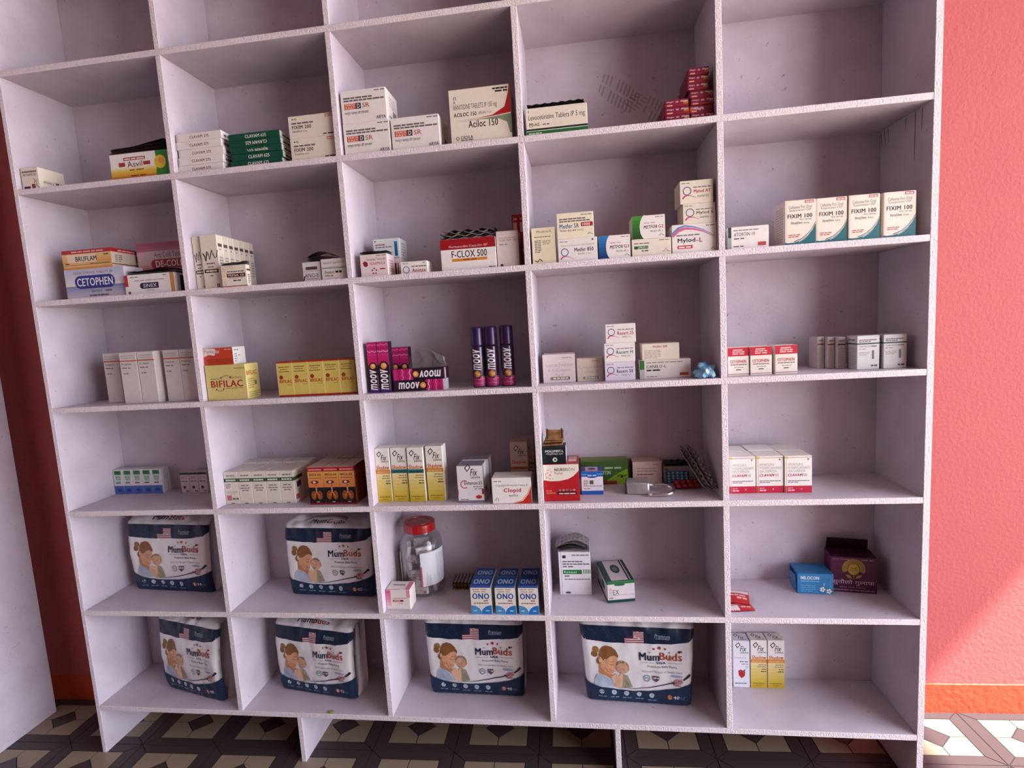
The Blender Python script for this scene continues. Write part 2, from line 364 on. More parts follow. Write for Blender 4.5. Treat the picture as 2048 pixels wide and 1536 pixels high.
for i, (s, r) in enumerate((('CLAVAM 625', 0), ('CLAVAM 625', 0), ('क्लावाम ६२५', 180), ('CLAVAM 625', 180), ('CLAVAM 625', 0))):
    q = .0012*((i*3) % 4-1.5)
    carton('flat_medicine_box', f'flat dark green carton, {["lowest", "second from bottom", "middle", "fourth from bottom", "topmost"][i]} of five in a stack', .6235+q, .765+q, .013+abs(q), H1+i*.0168, .0163, .09-abs(q), '0f4a3a',
           F=g6(s if i != 2 else 'क्लाभाम ६२५', r), R=lambda a: (a.rect(.02, .05, .98, .95, 'd8d2cc'), a.bars(.15, .3, .8, .6, '2a4a40', 3)), group='green flat cartons in a stack')
def f_fix200(a):
    a.disc(.1, .86, .015, DK); a.stroke([(.13, .84), (.16, .9), (.19, .85), (.16, .8)], .012, DK); a.bars(.07, .64, .55, .71, GY); a.text('FIXIM 200', .08, .42, .5, .58, DK, .03); a.text('फिक्जिम २००', .08, .24, .4, .36, DK, .004)
    a.rect(.82, .84, .97, .96, 'c9685c'); a.bars(.83, .87, .96, .92, WH, 2); a.bars(.75, .08, .98, .13, DK)
for i in range(2):
    carton('medicine_box', f'cream white carton with black capitals beside green stack, {["lower", "upper"][i]} of two', .791+.001*i, .9115-.001*i, .012, H1+i*.0548, .0543, .08, CR, F=f_fix200, key='fx200', group='cream cartons in pairs')
def f_panta(a):
    a.bars(.75, .92, .98, .95, GY); a.bars(.06, .74, .7, .79, GY); a.bars(.06, .66, .96, .71, GY); a.rect(.07, .42, .33, .6, 'c9502c'); a.text('PANTA', .1, .52, .31, .59, 'ecd8c8', .02); a.text('FAST', .1, .43, .31, .5, 'ecd8c8', .02)
    a.rect(.33, .42, .44, .6, '1c2448'); a.text('D', .355, .45, .415, .57, WH, .04); a.text('SR', .47, .44, .63, .58, 'b85a34', .01); a.text('पान्टा फास्ट-डी एसआर', .07, .24, .6, .36, DK, .004); a.text('ARYA', .76, .05, .97, .15, '3a3466', .01)
rp = lambda a: (a.bars(.2, .15, .8, .2, GY), a.para(.25, .5, .75, .85, 'b8aca8', 4), a.rect(.55, .22, .85, .45, '8a7c78'))
for i, (nm, x0, x1, z) in enumerate((('lower one of the stacked pair at the divider', .9345, 1.0545, 0), ('upper one of the stacked pair at the divider', .9350, 1.0515, .0772), ('single one right of the stacked pair', 1.0585, 1.1805, 0))):
    carton('medicine_box', f'white carton with orange-red and navy logo, {nm}', x0, x1, .012, H1+z, .0767, .085, WH, F=f_panta, R=rp, group='white cartons with orange and navy logo')
def f_aciloc(a):
    a.text('RANITIDINE TABLETS IP 150 mg', .07, .6, .78, .72, '4a4442', 0); a.text('ACILOC 150', .07, .5, .44, .57, DK, .03); a.text('एसिलोक १५०', .47, .5, .68, .565, GY, 0); a.text('Aciloc 150', .3, .28, .78, .41, DK, .022)
    a.poly([(.1, .425), (.4, .435), (.7, .475), (.9, .6), (.97, .85), (.985, 1), (1, 1), (1, .49), (.7, .455)], 'b01e1e'); a.poly([(.08, .40), (.6, .43), (1, .47), (1, .12), (.97, .12), (.93, .32), (.8, .395), (.5, .415)], '7c8a6c')
    a.text('CADILA', .16, .08, .36, .14, DK, .02); a.bars(.16, .05, .36, .07, GY, 3); a.disc(.11, .1, .03, GY, 12, r0=.018); a.disc(.1, .84, .025, GY, 12, r0=.017); a.text('R', .08, .74, .11, .79, GY); a.bars(.72, .93, .96, .96, DK, 4); a.bars(.76, .88, .96, .91, DK, 2)
carton('medicine_box', 'large white carton with red swoosh and grey-green corner, tallest on its shelf', 1.2085, 1.359, .012, H1, .1258, .09, CR, F=f_aciloc)
def f_levo(a):
    a.rect(0, 0, 1, .2, '2f6a35'); a.rect(0, .2, 1, .26, '1d2a24'); a.rect(0, .17, 1, .19, 'dfe4d8'); a.bars(.04, .07, .25, .11, 'cfe0c8', 4); a.text('Levocetirizine Tablets IP 5 mg', .04, .52, .96, .76, '4a4540', 0); a.text('ⅎ-AZ', .05, .33, .22, .47, '6a5a1e', .02); a.bars(.27, .37, .38, .41, GY, 2); a.text('R', .04, .84, .06, .92, DK)
carton('medicine_box', 'cream carton with green base band and dark tablets showing along its top', 1.394, 1.5395, .012, H1, .0635, .08, CR, F=f_levo)
def f_all(inv):
    def g(a):
        a.rect(.78, 0, 1, .7, 'a8641e') if not inv else a.rect(0, 0, .2, .7, 'c0442a'); a.rect(0, .0, 1, .28, '8a1626')
        a.text('Allegra', *((.66, .52, .96, .84) if not inv else (.18, .3, .6, .8)), 'e6d4d2', .015, .15); a.text('Allegra', .06, .55, .36, .78, 'dcc4c8', .03); a.bars(.45, .55, .58, .75, 'c8909c', 1); a.bars(.08, .12, .34, .3, 'd89a8c', 1)
    return g
lab7 = ['lowest', 'second from bottom', 'third from bottom', 'fourth', 'fifth', 'sixth', 'topmost']
for i in range(7):
    q = (0, -.002, .001, -.001, -.006, -.005, -.003)[i]
    carton('flat_medicine_box', f'crimson and purple flat carton, {lab7[i]} of the tall stack at the divider', 1.7772+q, 1.829+q-.0065*(i > 3), .02+.001*(i % 2), H1+i*.0166, .0158, .11, '7a1434', F=f_all(i == 1), key=f'al{i == 1}{i > 3}', group='crimson flat cartons')
for i in range(3):
    carton('flat_medicine_box', f'crimson and purple flat carton, {["lowest", "middle", "top"][i]} of the short left stack of three', 1.7195, 1.774-.001*i, .018, H1+i*.0169, .0162, .11, '7a1434', F=f_all(False), key=f'als{i}', group='crimson flat cartons')

# --- second shelf
def f_brufl(a):
    a.rect(0, .8, 1, 1, 'a81c24'); a.bars(.2, .86, .85, .93, 'e0a8a0'); a.grad(0, .3, 1, .8, 'd89a4a', 'e0b878', 4); a.rect(.1, .34, .7, .76, 'e2cdb0'); a.text('BRUFLAM', .27, .4, .7, .65, DK, .03); a.rect(0, .2, 1, .24, 'b0702c'); a.bars(.05, .28, .15, .33, DK, 1); a.rect(.55, .25, .96, .275, DK); a.rect(0, 0, 1, .12, 'cf8e3c'); a.bars(.85, .66, .95, .72, DK, 2)
carton('medicine_box', 'orange carton with a red top band lying on the blue and white carton', .073, .2255, .03, H2+.0822, .0525, .12, 'dcb27c', F=f_brufl, R=lambda a: (a.rect(0, .8, 1, 1, '9a1a20'), a.rect(0, 0, 1, .8, 'bfb0a0'), a.rect(0, .15, 1, .2, '6a3a2a'), a.rect(.7, .35, .95, .7, '4a4644'), a.bars(.2, .86, .7, .92, 'd8a098'), a.para(.1, .3, .3, .7, GY, 4)))
def f_cetb(a):
    a.grad(0, .0, 1, .4, 'cfc4cc', '8e92b0', 6); a.grad(0, .44, 1, 1, 'ded4d4', 'b8b8cc', 6); a.rect(0, .4, 1, .43, '6a74a0')
    a.disc(.25, .56, .09, '1a2a7c', 20, .22); a.disc(.75, .56, .09, '1a2a7c', 20, .22); a.rect(.25, .34, .75, .78, '1a2a7c'); a.text('CETOPHEN', .2, .43, .8, .69, 'e8e2e6', .02); a.text('PARACETAMOL TABLETS BP', .16, .83, .82, .91, GY, .01); a.text('सिटोफेन', .42, .2, .6, .29, DK, .004); a.bars(.66, .21, .78, .27, GY, 1); a.bars(.38, .07, .7, .13, GY, 5)
carton('medicine_box', 'pale blue carton with a dark blue oval and bold white capitals', .072, .257, .03, H2, .0818, .069, 'd6ccd2', F=f_cetb)
def f_dec(a):
    a.grad(0, .84, 1, 1, 'b06a7c', 'a85068', 3); a.rect(0, 0, 1, .84, 'd2b4b8'); a.grad(0, .48, 1, .62, 'b8606c', 'd2b4b8', 4); a.text('Anti Cold Tablets', .36, .72, 1.0, .82, '4a3a3e', .0); a.disc(.36, .6, .08, 'a21f34', 16, .085); a.rect(.36, .515, .99, .685, 'a21f34'); a.text('DE-COLD', .38, .54, .985, .66, 'e8dcdc', .025); a.bars(.2, .44, .4, .47, GY, 2); a.bars(.6, .45, .7, .47, GY, 1)
carton('medicine_box', 'pink carton with white capitals on a crimson capsule, behind the dark strips', .2425, .392, .10, H2, .151, .09, 'c9a4aa', F=f_dec)
def f_sinex(a):
    a.rect(0, .42, .07, 1, 'b02020'); a.rect(.92, 0, 1, 1, 'c98a4c'); a.bars(.2, .68, .8, .71, GY); a.disc(.35, .42, .05, '1c2040', 14, .15); a.rect(.35, .27, .68, .57, '1c2040'); a.text('SINEX', .37, .33, .64, .51, 'd8ccd0', .012); a.text('साइनेक्स', .42, .14, .58, .23, DK, .003); a.bars(.12, .86, .28, .9, GY, 2); a.disc(.08, .1, .03, GY, 10); a.bars(.78, .88, .86, .92, GY, 1)
carton('medicine_box', 'off-white carton with red tab and small dark capsule logo, dark strips piled on it', .2645, .414, .02, H2, .0533, .075, WH, F=f_sinex, R=lambda a: (a.rect(.3, .1, .95, .9, '3a3634'),))
scr = lambda a, x, y: a.stroke([(x, y+.05), (x+.1, y-.02), (x+.13, y-.1), (x+.25, y+.08), (x+.31, y+.03), (x+.36, y-.07), (x+.55, y+.1), (x+.6, y+.02), (x+.68, y-.05), (x+.8, y-.03), (x+.88, y+.09)], .075, DK, .05)
def f_nm(a): scr(a, .1, .62); a.bars(.25, .46, .75, .485, GY); a.bars(.3, .4, .65, .42, GY, 2); a.rect(.08, .3, .92, .37, '3a3230'); a.bars(.18, .32, .82, .35, CR, 3); a.bars(.4, .24, .6, .255, DK, 1); a.disc(.82, .06, .1, '3a302e', 12); a.disc(.82, .06, .05, WH, 10)
def r_nm(a): a.rect(.15, .78, .85, .84, '5a504a'); a.bars(.35, .72, .6, .74, GY, 1); a.para(.2, .3, .8, .62, 'a89a92', 6)
for i in range(7):
    carton('tall_medicine_box', f'tall white carton with a black script logo, {["frontmost", "second from front", "third from front", "fourth from front", "fifth from front", "sixth from front", "rearmost"][i]} of seven in line', .503, .5515, .02+i*.0232, H2, .142-.0004*i, .0228, CR, F=f_nm if i == 0 else None, R=r_nm, key=f'nm{i == 0}{i}', group='tall script-logo cartons in line')
carton('tall_medicine_box', 'tall white carton with black script logo, left of the line at the divider', .4735, .5015, .028, H2, .142, .0228, CR, F=f_nm, group='tall script-logo cartons in line')
def f_pef(a):
    for i in range(9):
        cx, cy = ((.06, .8), (.16, .9), (.08, .55), (.2, .72), (.3, .92), (.06, .3), (.14, .2), (.42, .9), (.1, .08))[i]; a.disc(cx, cy, .06, 'c97a70', 6, r0=.05)
    a.bars(.25, .68, .9, .73, GY); a.rect(.22, .44, .94, .62, '521c1e'); a.text('PEFSA 10', .28, .48, .88, .58, CR, .02); a.bars(.3, .38, .85, .4, GY); a.bars(.45, .26, .75, .31, DK, 2); a.rect(0, .0, 1, .05, 'b06a5c')
carton('medicine_box', 'small cream-pink carton with maroon name bar in front of tall script-logo cartons', .5655, .638, .003, H2, .0555, .0165, CR, F=f_pef, R=lambda a: (a.rect(.05, .72, .95, .8, '4a2426'), a.para(.2, .15, .8, .6, GY, 5)))
carton('medicine_box', 'grey-white carton with black name and dark bar, beside vitamin carton', .785, .835, .02, H2, .05, .07, 'cfc6c4', F=lambda a: (a.rect(.18, .6, .82, .76, '4a3e40'), a.text('ANO-E', .1, .22, .88, .42, DK, .004), a.bars(.2, .12, .8, .15, GY), a.stroke([(.02, .05), (.1, .3)], .06, DK), a.rect(0, .52, 1, .535, GY)))
carton('medicine_box', 'white carton with two thin green lines at the divider', .8395, .9085, .015, H2, .0535, .07, 'd8cec8', F=lambda a: (a.text('Vitamin E Capsules USP', .08, .74, .92, .88, GY, 0), a.rect(.04, .54, 1, .57, '2f5a2c'), a.rect(.04, .6, 1, .615, '2f5a2c'), a.text('Evanol', .12, .3, .5, .44, DK, .02, .2), a.bars(.55, .32, .8, .42, DK, 2), a.bars(.12, .18, .45, .23, GY, 2)))
def f_fen(a):
    a.bars(.6, .92, .95, .95, GY, 2); a.text('Famotidine Tablets BP', .25, .72, .92, .82, '7a3a4a', .004); a.disc(.2, .57, .09, '8a1a2c', 14); a.stroke([(.1, .6), (.13, .66), (.2, .7)], .03, '8a1a2c'); a.rect(.28, .48, .95, .67, 'e6d2d2'); a.text('FENEPRIDE', .36, .52, .92, .64, 'a83a54', .01); a.bars(.7, .3, .92, .35, '8a1a2c', 1)
    for k in range(5): a.disc(.5+.08*math.cos(k*1.26+.3), .24+.12*math.sin(k*1.26+.3), .03, '8a2a3a', 8)
carton('medicine_box', 'pinkish white carton with crimson emblem, dark strips on it', .9475, 1.0205, .012, H2, .0558, .055, 'e2cfcc', F=f_fen, R=lambda a: a.para(.2, .2, .8, .8, 'b89a98', 5))
carton('medicine_box', 'low pinkish carton with two maroon bars, under the white-blue one', .964, 1.0365, .072, H2, .0498, .06, 'd8c8c2', F=lambda a: (a.rect(.75, .1, .82, .75, '6a1c24'), a.rect(.86, .1, .9, .75, '6a1c24')))
carton('medicine_box', 'white carton with a blue upright bar, raised behind the pinkish one', .964, 1.0365, .07, H2+.0503, .0515, .06, 'd6dad8', F=lambda a: (a.rect(.8, .1, .92, .84, '2a78a8'), a.rect(.82, .1, .9, .7, '1c5c90'), a.bars(.08, .68, .45, .74, 'a8484c', 3), a.bars(.08, .56, .7, .61, GY), a.rect(.05, .86, .12, .92, GY), a.bars(.6, .02, .95, .05, '2a6a98')), R=lambda a: a.para(.2, .15, .8, .85, 'a0a4a6', 5))
carton('low_medicine_box', 'low white carton with grey ring logo and red name', 1.053, 1.1235, .015, H2, .0305, .05, WH, F=lambda a: (a.disc(.2, .35, .13, '6a7a9a', 20, r0=.1), a.bars(.4, .55, .95, .64, GY), a.text('Amitax', .42, .12, .92, .42, 'a8242c', .025), a.bars(.08, .84, .3, .89, GY, 2), a.bars(.84, .82, .92, .9, GY, 1)))
def f_fclox(a):
    a.rect(0, .67, 1, 1, '97141c'); a.text('Flucloxacillin Capsules BP', .16, .7, .86, .79, 'e0c4bc', 0); a.text('F-CLOX 500', .2, .4, .84, .62, DK, .015); a.rect(.2, .28, .84, .37, 'd08428'); a.bars(.4, .31, .65, .34, '7a3a10', 2); a.bars(.86, .03, .98, .06, GY, 2)
carton('medicine_box', 'white carton with dark red top and orange bar, wavy silver strips heaped on it', 1.160, 1.3005, .015, H2, .077, .085, WH, F=f_fclox, L=lambda a: a.rect(0, .67, 1, 1, '97141c'))
carton('medicine_box', 'plain upright white carton with faint red print, beside the red-topped one', 1.3025, 1.3575, .02, H2, .0872, .06, 'dccbc6', F=lambda a: (a.bars(.12, .8, .9, .82, 'b89a98'), a.text('TUSICTOP 100', .12, .72, .9, .77, 'a83a44', .012), a.bars(.12, .62, .5, .64, GY, 2), a.disc(.2, .05, .07, '5a2a2c', 12)))
for i in range(2):
    carton('tall_medicine_box', f'tall red carton with white print, {["left", "right"][i]} of two at the divider', 1.3355+i*.0178, 1.353+i*.0178, .095, H2, .1395, .08, 'c4201c', F=lambda a: (a.rect(.2, .68, .75, .86, 'd8c0bc'), a.rect(.25, .9, .8, .94, 'd8c0bc'), a.disc(.6, .35, .2, 'd8c8c4', 14)), key=f'rt{i}', group='tall red cartons')
carton('medicine_box', 'upright cream carton with fine grey print, leftmost between the two middle dividers', 1.3915, 1.4495, .015, H2, .0868, .06, 'e2d2b4', F=lambda a: (a.text('Minotrin-K', .22, .86, .85, .93, '6a6054', 0), a.bars(.1, .74, .8, .76, GY), a.para(.12, .32, .38, .68, GY, 8), a.para(.45, .54, .8, .66, 'a08e78', 3), a.stroke([(.1, .1), (.2, .06), (.3, .14), (.42, .07)], .04, DK)))
def f_mfsr(a): a.bars(.66, .89, .95, .92, GY, 3); a.bars(.07, .74, .78, .79, GY); a.bars(.07, .65, .9, .7, GY); a.text('Metfer SR', .08, .4, .6, .58, '22648c', .025); a.rect(.66, .44, .98, .6, 'b01c2c'); a.text('1000', .7, .47, .9, .57, WH, .03); a.text('मेटफर एस आर १०००', .08, .26, .72, .36, DK, .004); a.stroke([(.82, .13), (.86, .15), (.88, .2), (.9, .15), (.97, .12)], .012, DK)
carton('medicine_box', 'cream carton with blue name and red number tab, resting on ring-logo carton', 1.4545, 1.5435, .0122, H2+.0556, .0602, .07, 'ecdfc2', F=f_mfsr)
def f_mf850(a): ringlogo(a, .17, .42, .1); a.bars(.05, .86, .25, .89, GY, 2); a.text('Metformin Hydrochloride Tablets IP', .08, .66, .93, .73, GY, .006); a.text('Metfer 850', .42, .42, .9, .58, '262038', .028); a.text('मेटफर ८५०', .5, .27, .83, .36, DK, .004); a.bars(.86, .88, .92, .93, DK, 1)
carton('medicine_box', 'white ring-logo carton under the cream one with the red tab', 1.4547, 1.55, .012, H2, .0551, .075, WH, F=f_mf850)
def f_g(c1, c2, n):
    def g(a):
        a.grad(0, 0, 1, 1, c1, c2, 6); a.poly([(.46, 1)]+[(.44-.2*math.cos(math.radians(q))*1.05, .5+.56*math.sin(math.radians(q))) for q in range(70, -71, -14)]+[(.46, 0), (1, 0), (1, 1)], WH)
        a.text('METFOR', .35, .43, .76, .57, DK, .028, .2); a.text('G'+n, .8, .43, .95, .57, 'b0202c', .028); a.text('मेटफर जी '+('१' if n == '1' else '२'), .55, .26, .93, .36, DK, .003); a.bars(.36, .66, .7, .69, 'c07a80', 2); a.bars(.7, .9, .95, .93, GY, 2); a.stroke([(.8, .1), (.85, .12), (.88, .2), (.91, .12), (.97, .09)], .014, DK)
    return g
carton('medicine_box', 'white carton with a blue left side and curved edge', 1.5535, 1.6285, .012, H2, .0545, .07, WH, F=f_g('173a6e', '2f78b4', '1'))
carton('low_medicine_box', 'low cream carton with a green name bar, below the green-sided one', 1.6318, 1.7235, .012, H2, .0403, .07, CR, F=lambda a: (a.bars(.06, .72, .45, .78, GY), a.rect(.06, .42, .42, .6, '1f5a26'), a.text('LIPROD 5', .16, .45, .4, .57, 'dfe4d0', .015), a.bars(.25, .28, .42, .34, DK, 2), a.bars(.7, .86, .95, .9, GY, 2), a.stroke([(.78, .2), (.83, .22), (.87, .4), (.91, .22), (.97, .18)], .012, DK)))
carton('medicine_box', 'white carton with a green left side and curved edge', 1.6342, 1.711, .0122, H2+.0408, .0535, .07, WH, F=f_g('1e4a18', '3c8a28', '2'))
def f_mylL(a):
    for wv, c, k in ((.09, 'd0668c', 0), (.05, '5a86b8', .09)): a.stroke([(0.0, .62+k*.6), (.15, .8+k), (.3, .86+k), (.5, .82+k*.8), (.7, .72+k*.6), (.95, .5+k*.5)], wv, c, .01)
    a.text('Mylod', .13, .33, .52, .52, '201c3c', .03); a.text('-L', .55, .36, .68, .51, 'b0202c', .03); a.rect(.12, .15, .46, .27, 'c23a48'); a.bars(.15, .18, .42, .23, WH, 2); a.bars(.1, .6, .62, .64, GY); a.bars(.76, .9, .96, .93, GY, 2); a.stroke([(.86, .08), (.89, .1), (.91, .16), (.93, .1), (.97, .08)], .01, DK)
carton('medicine_box', 'white carton with pink and blue arcs at the bottom of the stack by the divider', 1.726, 1.8285, .012, H2, .0663, .075, WH, F=f_mylL)
def f_myl(n, c): return lambda a: (ringlogo(a, .22, .56, .13, '3a568e'), a.text('Mylod '+n, .42, .42, .92, .6, c, .028), a.bars(.4, .68, .93, .72, GY), a.text('माइलोड '+('एटी' if n == 'AT' else '५'), .52, .24, .86, .36, DK, .003), a.bars(.06, .88, .3, .91, GY, 2))
carton('medicine_box', 'cream ring-logo carton with dark name, middle of stack above the pink-arc carton', 1.7525, 1.827, .0122, H2+.0668, .0455, .07, CR, F=f_myl('5', '3a2e30'))
carton('medicine_box', 'cream ring-logo carton with red name, top of the stack above the pink-arc carton', 1.7467, 1.8225, .0124, H2+.1128, .0525, .07, CR, F=f_myl('AT', 'b02a34'))
carton('medicine_box', 'long white carton with dark green corner tab and red badge, right column', 1.855, 1.946, .015, H2, .051, .06, WH, F=lambda a: (a.rect(0, .52, .08, 1, '23402e'), a.rect(0, 0, .08, .52, '8f9a96'), a.bars(.13, .82, .75, .86, GY), a.text('ATORTIN 10', .14, .58, .66, .74, DK, .006), a.bars(.14, .44, .4, .5, GY, 2), a.rect(.73, .1, .93, .27, 'b8403c'), a.bars(.13, .1, .38, .14, DK, 2)))
def f_fix100(a):
    a.rect(.03, 0, .04, 1, 'c9a89c'); a.rect(.07, 0, .075, 1, 'd0b8ac'); a.rect(.65, .925, .93, .985, 'bf4a40'); a.bars(.68, .94, .9, .965, WH, 2); a.text('Cefixime For Oral', .13, .81, .87, .88, GY, .004); a.text('Suspension USP', .15, .74, .85, .8, GY, .004); a.text('FIXIM 100', .1, .6, .88, .69, DK, .032); a.text('dry syrup', .48, .54, .87, .585, DK, .006); a.text('फिक्जिम १००', .2, .44, .78, .52, DK, .004); a.bars(.12, .21, .5, .23, 'b04a44'); a.bars(.12, .17, .45, .19, 'b04a44')
    a.poly([(0, 0), (1, 0), (1, .46), (.9, .32), (.75, .2), (.55, .1), (.3, .05), (.1, .045), (0, .06)], '14636a'); a.stroke([(.3, .07), (.55, .13), (.75, .235), (.9, .36), (1, .5)], .025, '2a2c3c', .012); a.stroke([(.45, .055), (.65, .125), (.8, .22)], .02, 'c8cac4', .006)
for i, (x0, x1) in enumerate(((1.980, 2.0478), (2.0495, 2.1158), (2.1178, 2.1842), (2.1915, 2.2595))):
    carton('syrup_box', f'white carton with a teal corner swoosh, {["leftmost", "second from left", "third from left", "rightmost"][i]} of four on the second shelf', x0, x1, .012+.002*(i == 1), H2, .1, .067, 'e8dccb', F=f_fix100, L=lambda a: (a.para(.15, .1, .85, .9, 'b8a89e', 14, .35),), group='teal-swoosh cartons')

# --- third shelf
def f_poly(t): return lambda a: (a.bars(.12, .92, .85, .945, 'b0a29e'), a.bars(.12, .88, .9, .9, 'b0a29e'), a.rect(0, .825, 1, .85, 'b8542c'), a.text(t, .12, .745, .66, .79, DK, .02), a.bars(.12, .69, .6, .71, GY, 2), a.bars(.15, .58, .45, .6, GY, 2))
for i, (x0, x1, y, t) in enumerate(((.1155, .166, .068, 'Polymol'), (.2045, .2585, .03, 'Polymol'), (.2605, .3125, .03, 'Dr. Polymol'), (.3305, .3795, .042, 'Polymol'), (.381, .430, .042, 'Polymol'))):
    carton('syrup_box', f'tall grey-white carton with thin orange stripe, {["leftmost and set back", "second", "third", "fourth", "fifth, at the divider"][i]} of a row of five', x0, x1, y, H3, .1452, .05, 'cfc3be', F=f_poly(t), key=f'po{t}{i}', group='orange-striped grey cartons')
carton('medicine_box', 'carton with orange-red front and white side on the large yellow carton', .4725, .5598, .02, H3+.0962, .0475, .055, 'e2dcd8', F=lambda a: (a.rect(0, 0, 1, 1, 'c2401c'), a.poly([(0, .5), (.2, .62), (.38, .55), (.42, .95), (.1, 1), (0, .98)], 'e0d4d0'), a.text('Panta', .04, .7, .36, .9, 'c2583c', .01), a.text('dsr', .4, .68, .56, .9, 'e8d8d0', .01), a.para(.1, .08, .95, .4, '8a2a14', 5), a.bars(.72, .86, .96, .9, 'e0b8a8')),
       R=lambda a: (a.bars(.1, .8, .45, .86, '4a7a60', 2), a.para(.1, .15, .3, .7, '6a8aa0', 4), a.bars(.4, .5, .6, .54, GY, 1)))
def f_bif(a): a.bars(.72, .88, .98, .91, 'a08a50', 4); a.text('BIFILAC', .12, .37, .9, .56, 'a8221c', .035); a.text('Sachets', .62, .6, .9, .68, 'b05a3c', .008); a.bars(.12, .6, .35, .62, '8a7a40', 4); a.stroke([(.38, .64), (.45, .69), (.55, .7), (.6, .66)], .01, '2a3a1c'); a.disc(.38, .635, .02, '2a3a1c', 10); a.disc(.61, .64, .02, '2a3a1c', 10); a.stroke([(.24, .3), (.3, .26), (.38, .27), (.42, .31)], .01, '2a3a1c'); a.disc(.24, .31, .018, '2a3a1c', 10); a.disc(.42, .32, .018, '2a3a1c', 10); a.bars(.48, .32, .9, .34, '8a7a40')
carton('medicine_box', 'large pale yellow carton with a red name, left of the small yellow row', .4745, .594, .015, H3, .096, .06, 'd8c67c', F=f_bif, R=lambda a: (a.text('BIFILAC', .05, .68, .8, .8, 'b03a24', .03), a.para(.1, .3, .6, .6, '9a8a50', 5), a.rect(.6, .38, .75, .5, '7a7048'), a.para(.1, .05, .9, .22, '9a8a50', 3)))
for i in range(5):
    x0 = .6818+i*.0444
    carton('medicine_box', f'small pale yellow carton with red edges, {["leftmost", "second", "third", "fourth", "rightmost"][i]} of the row of five', x0, x0+.0438, .02, H3, .0952, .05, 'd2b95e', F=lambda a: (a.rect(0, 0, 1, .055, 'a8281c'), a.rect(0, .965, 1, 1, 'a8281c'), a.rect(0, .055, .03, .965, 'e6d488'), a.bars(.12, .84, .82, .865, '7a6a38'), a.bars(.2, .78, .7, .8, '7a6a38', 3), a.bars(.12, .71, .8, .735, '7a6a38'), a.disc(.25, .56, .13, '9a3420', 14), a.text('BIFILAC', .12, .4, .92, .49, 'a8261c', .03), a.bars(.6, .34, .9, .355, '8a7a40', 2)), topcol='b03a2c', key='bifs', group='small yellow cartons in a row')
def moov_art(a, rot):           # rot: how the word runs
    def wave(y0, y1):
        for k in range(4):
            y = y0+(y1-y0)*(k+.5)/4; P = [(.0+i/8, y+.012*math.sin(i*1.6+k)) for i in range(9)]; a.stroke(P, .07, ('c83a84', 'e0a0c0', '8a1a50', 'd86aa0')[k])
    a.rect(0, .55, 1, 1, 'b81f62'); wave(.72, .98); a.rect(0, 0, 1, .08, '4a2068'); a.rect(.0, .08, 1, .55, '241222'); a.disc(.5, .53, .42, '3a1424', 20); a.disc(.5, .53, .27, 'd8924a', 18); a.disc(.55, .545, .15, 'e8b878', 14)
    a.text('moov', .12, .06, .8, .46, 'ece4e6', .034, .2, rot=90); a.stroke([(.92, .06), (.92, .35)], .03, 'b0a8b0')
for i, (x0, x1) in enumerate(((.9405, .9665), (.9685, .9985))):
    carton('ointment_box', f'upright magenta and black ointment carton, {["left", "right"][i]} of the front pair', x0, x1, .02, H3, .1335, .03, '2a1226', F=lambda a: moov_art(a, 90), T=lambda a: a.rect(0, 0, 1, 1, 'b02a6a'), key=f'mv{i}', group='upright ointment cartons')
for i in range(2):
    carton('ointment_box', f'upright magenta and black ointment carton, {["left", "right"][i]} of the shaded pair behind', .9735+i*.0265, .999+i*.0265, .1, H3, .114, .03, '2a1226', F=lambda a: moov_art(a, 90), key=f'mvb{i}', group='upright ointment cartons')
def moov_h(flip):
    def g(a):
        b = Art(a.h, a.w); b.rect(.0, .62, 1, 1, 'b81f62')
        for k in range(5): b.stroke([(i/8, .68+.07*k+.012*math.sin(i*1.5+k)) for i in range(9)], .09, ('e0a0c0', '8a1a50', 'd86aa0', '8a1a50', 'c83a84')[k])
        b.rect(0, 0, 1, .1, '3a1434'); b.disc(.5, .57, .42, '3a1424', 20); b.disc(.5, .57, .27, 'd8924a', 18); b.disc(.53, .575, .15, 'e8b878', 14)
        for c, vs, fs, t in b.el: a.el.append((c, [((y if not flip else a.w-y), (a.h-x if not flip else x)) for x, y in vs], fs, t))
        a.text('moov', *((.1, .22, .5, .82) if not flip else (.5, .2, .9, .8)), 'ece4e6', .034, .2, rot=180 if flip else 0)
        a.rect(*((.95, 0, 1, 1) if not flip else (.97, 0, 1, 1)), 'c8c0c4')
    return g
carton('ointment_box', 'ointment carton lying flat at the bottom, name upright', 1.0035, 1.1455, .025, H3, .0288, .03, '241222', F=moov_h(False), R=lambda a: a.rect(0, 0, 1, 1, 'b8b0b4'), group='lying ointment cartons')
carton('ointment_box', 'ointment carton lying on another, its name upside down', 1.0045, 1.148, .026, H3+.0296, .0288, .03, '241222', F=moov_h(True), group='lying ointment cartons')
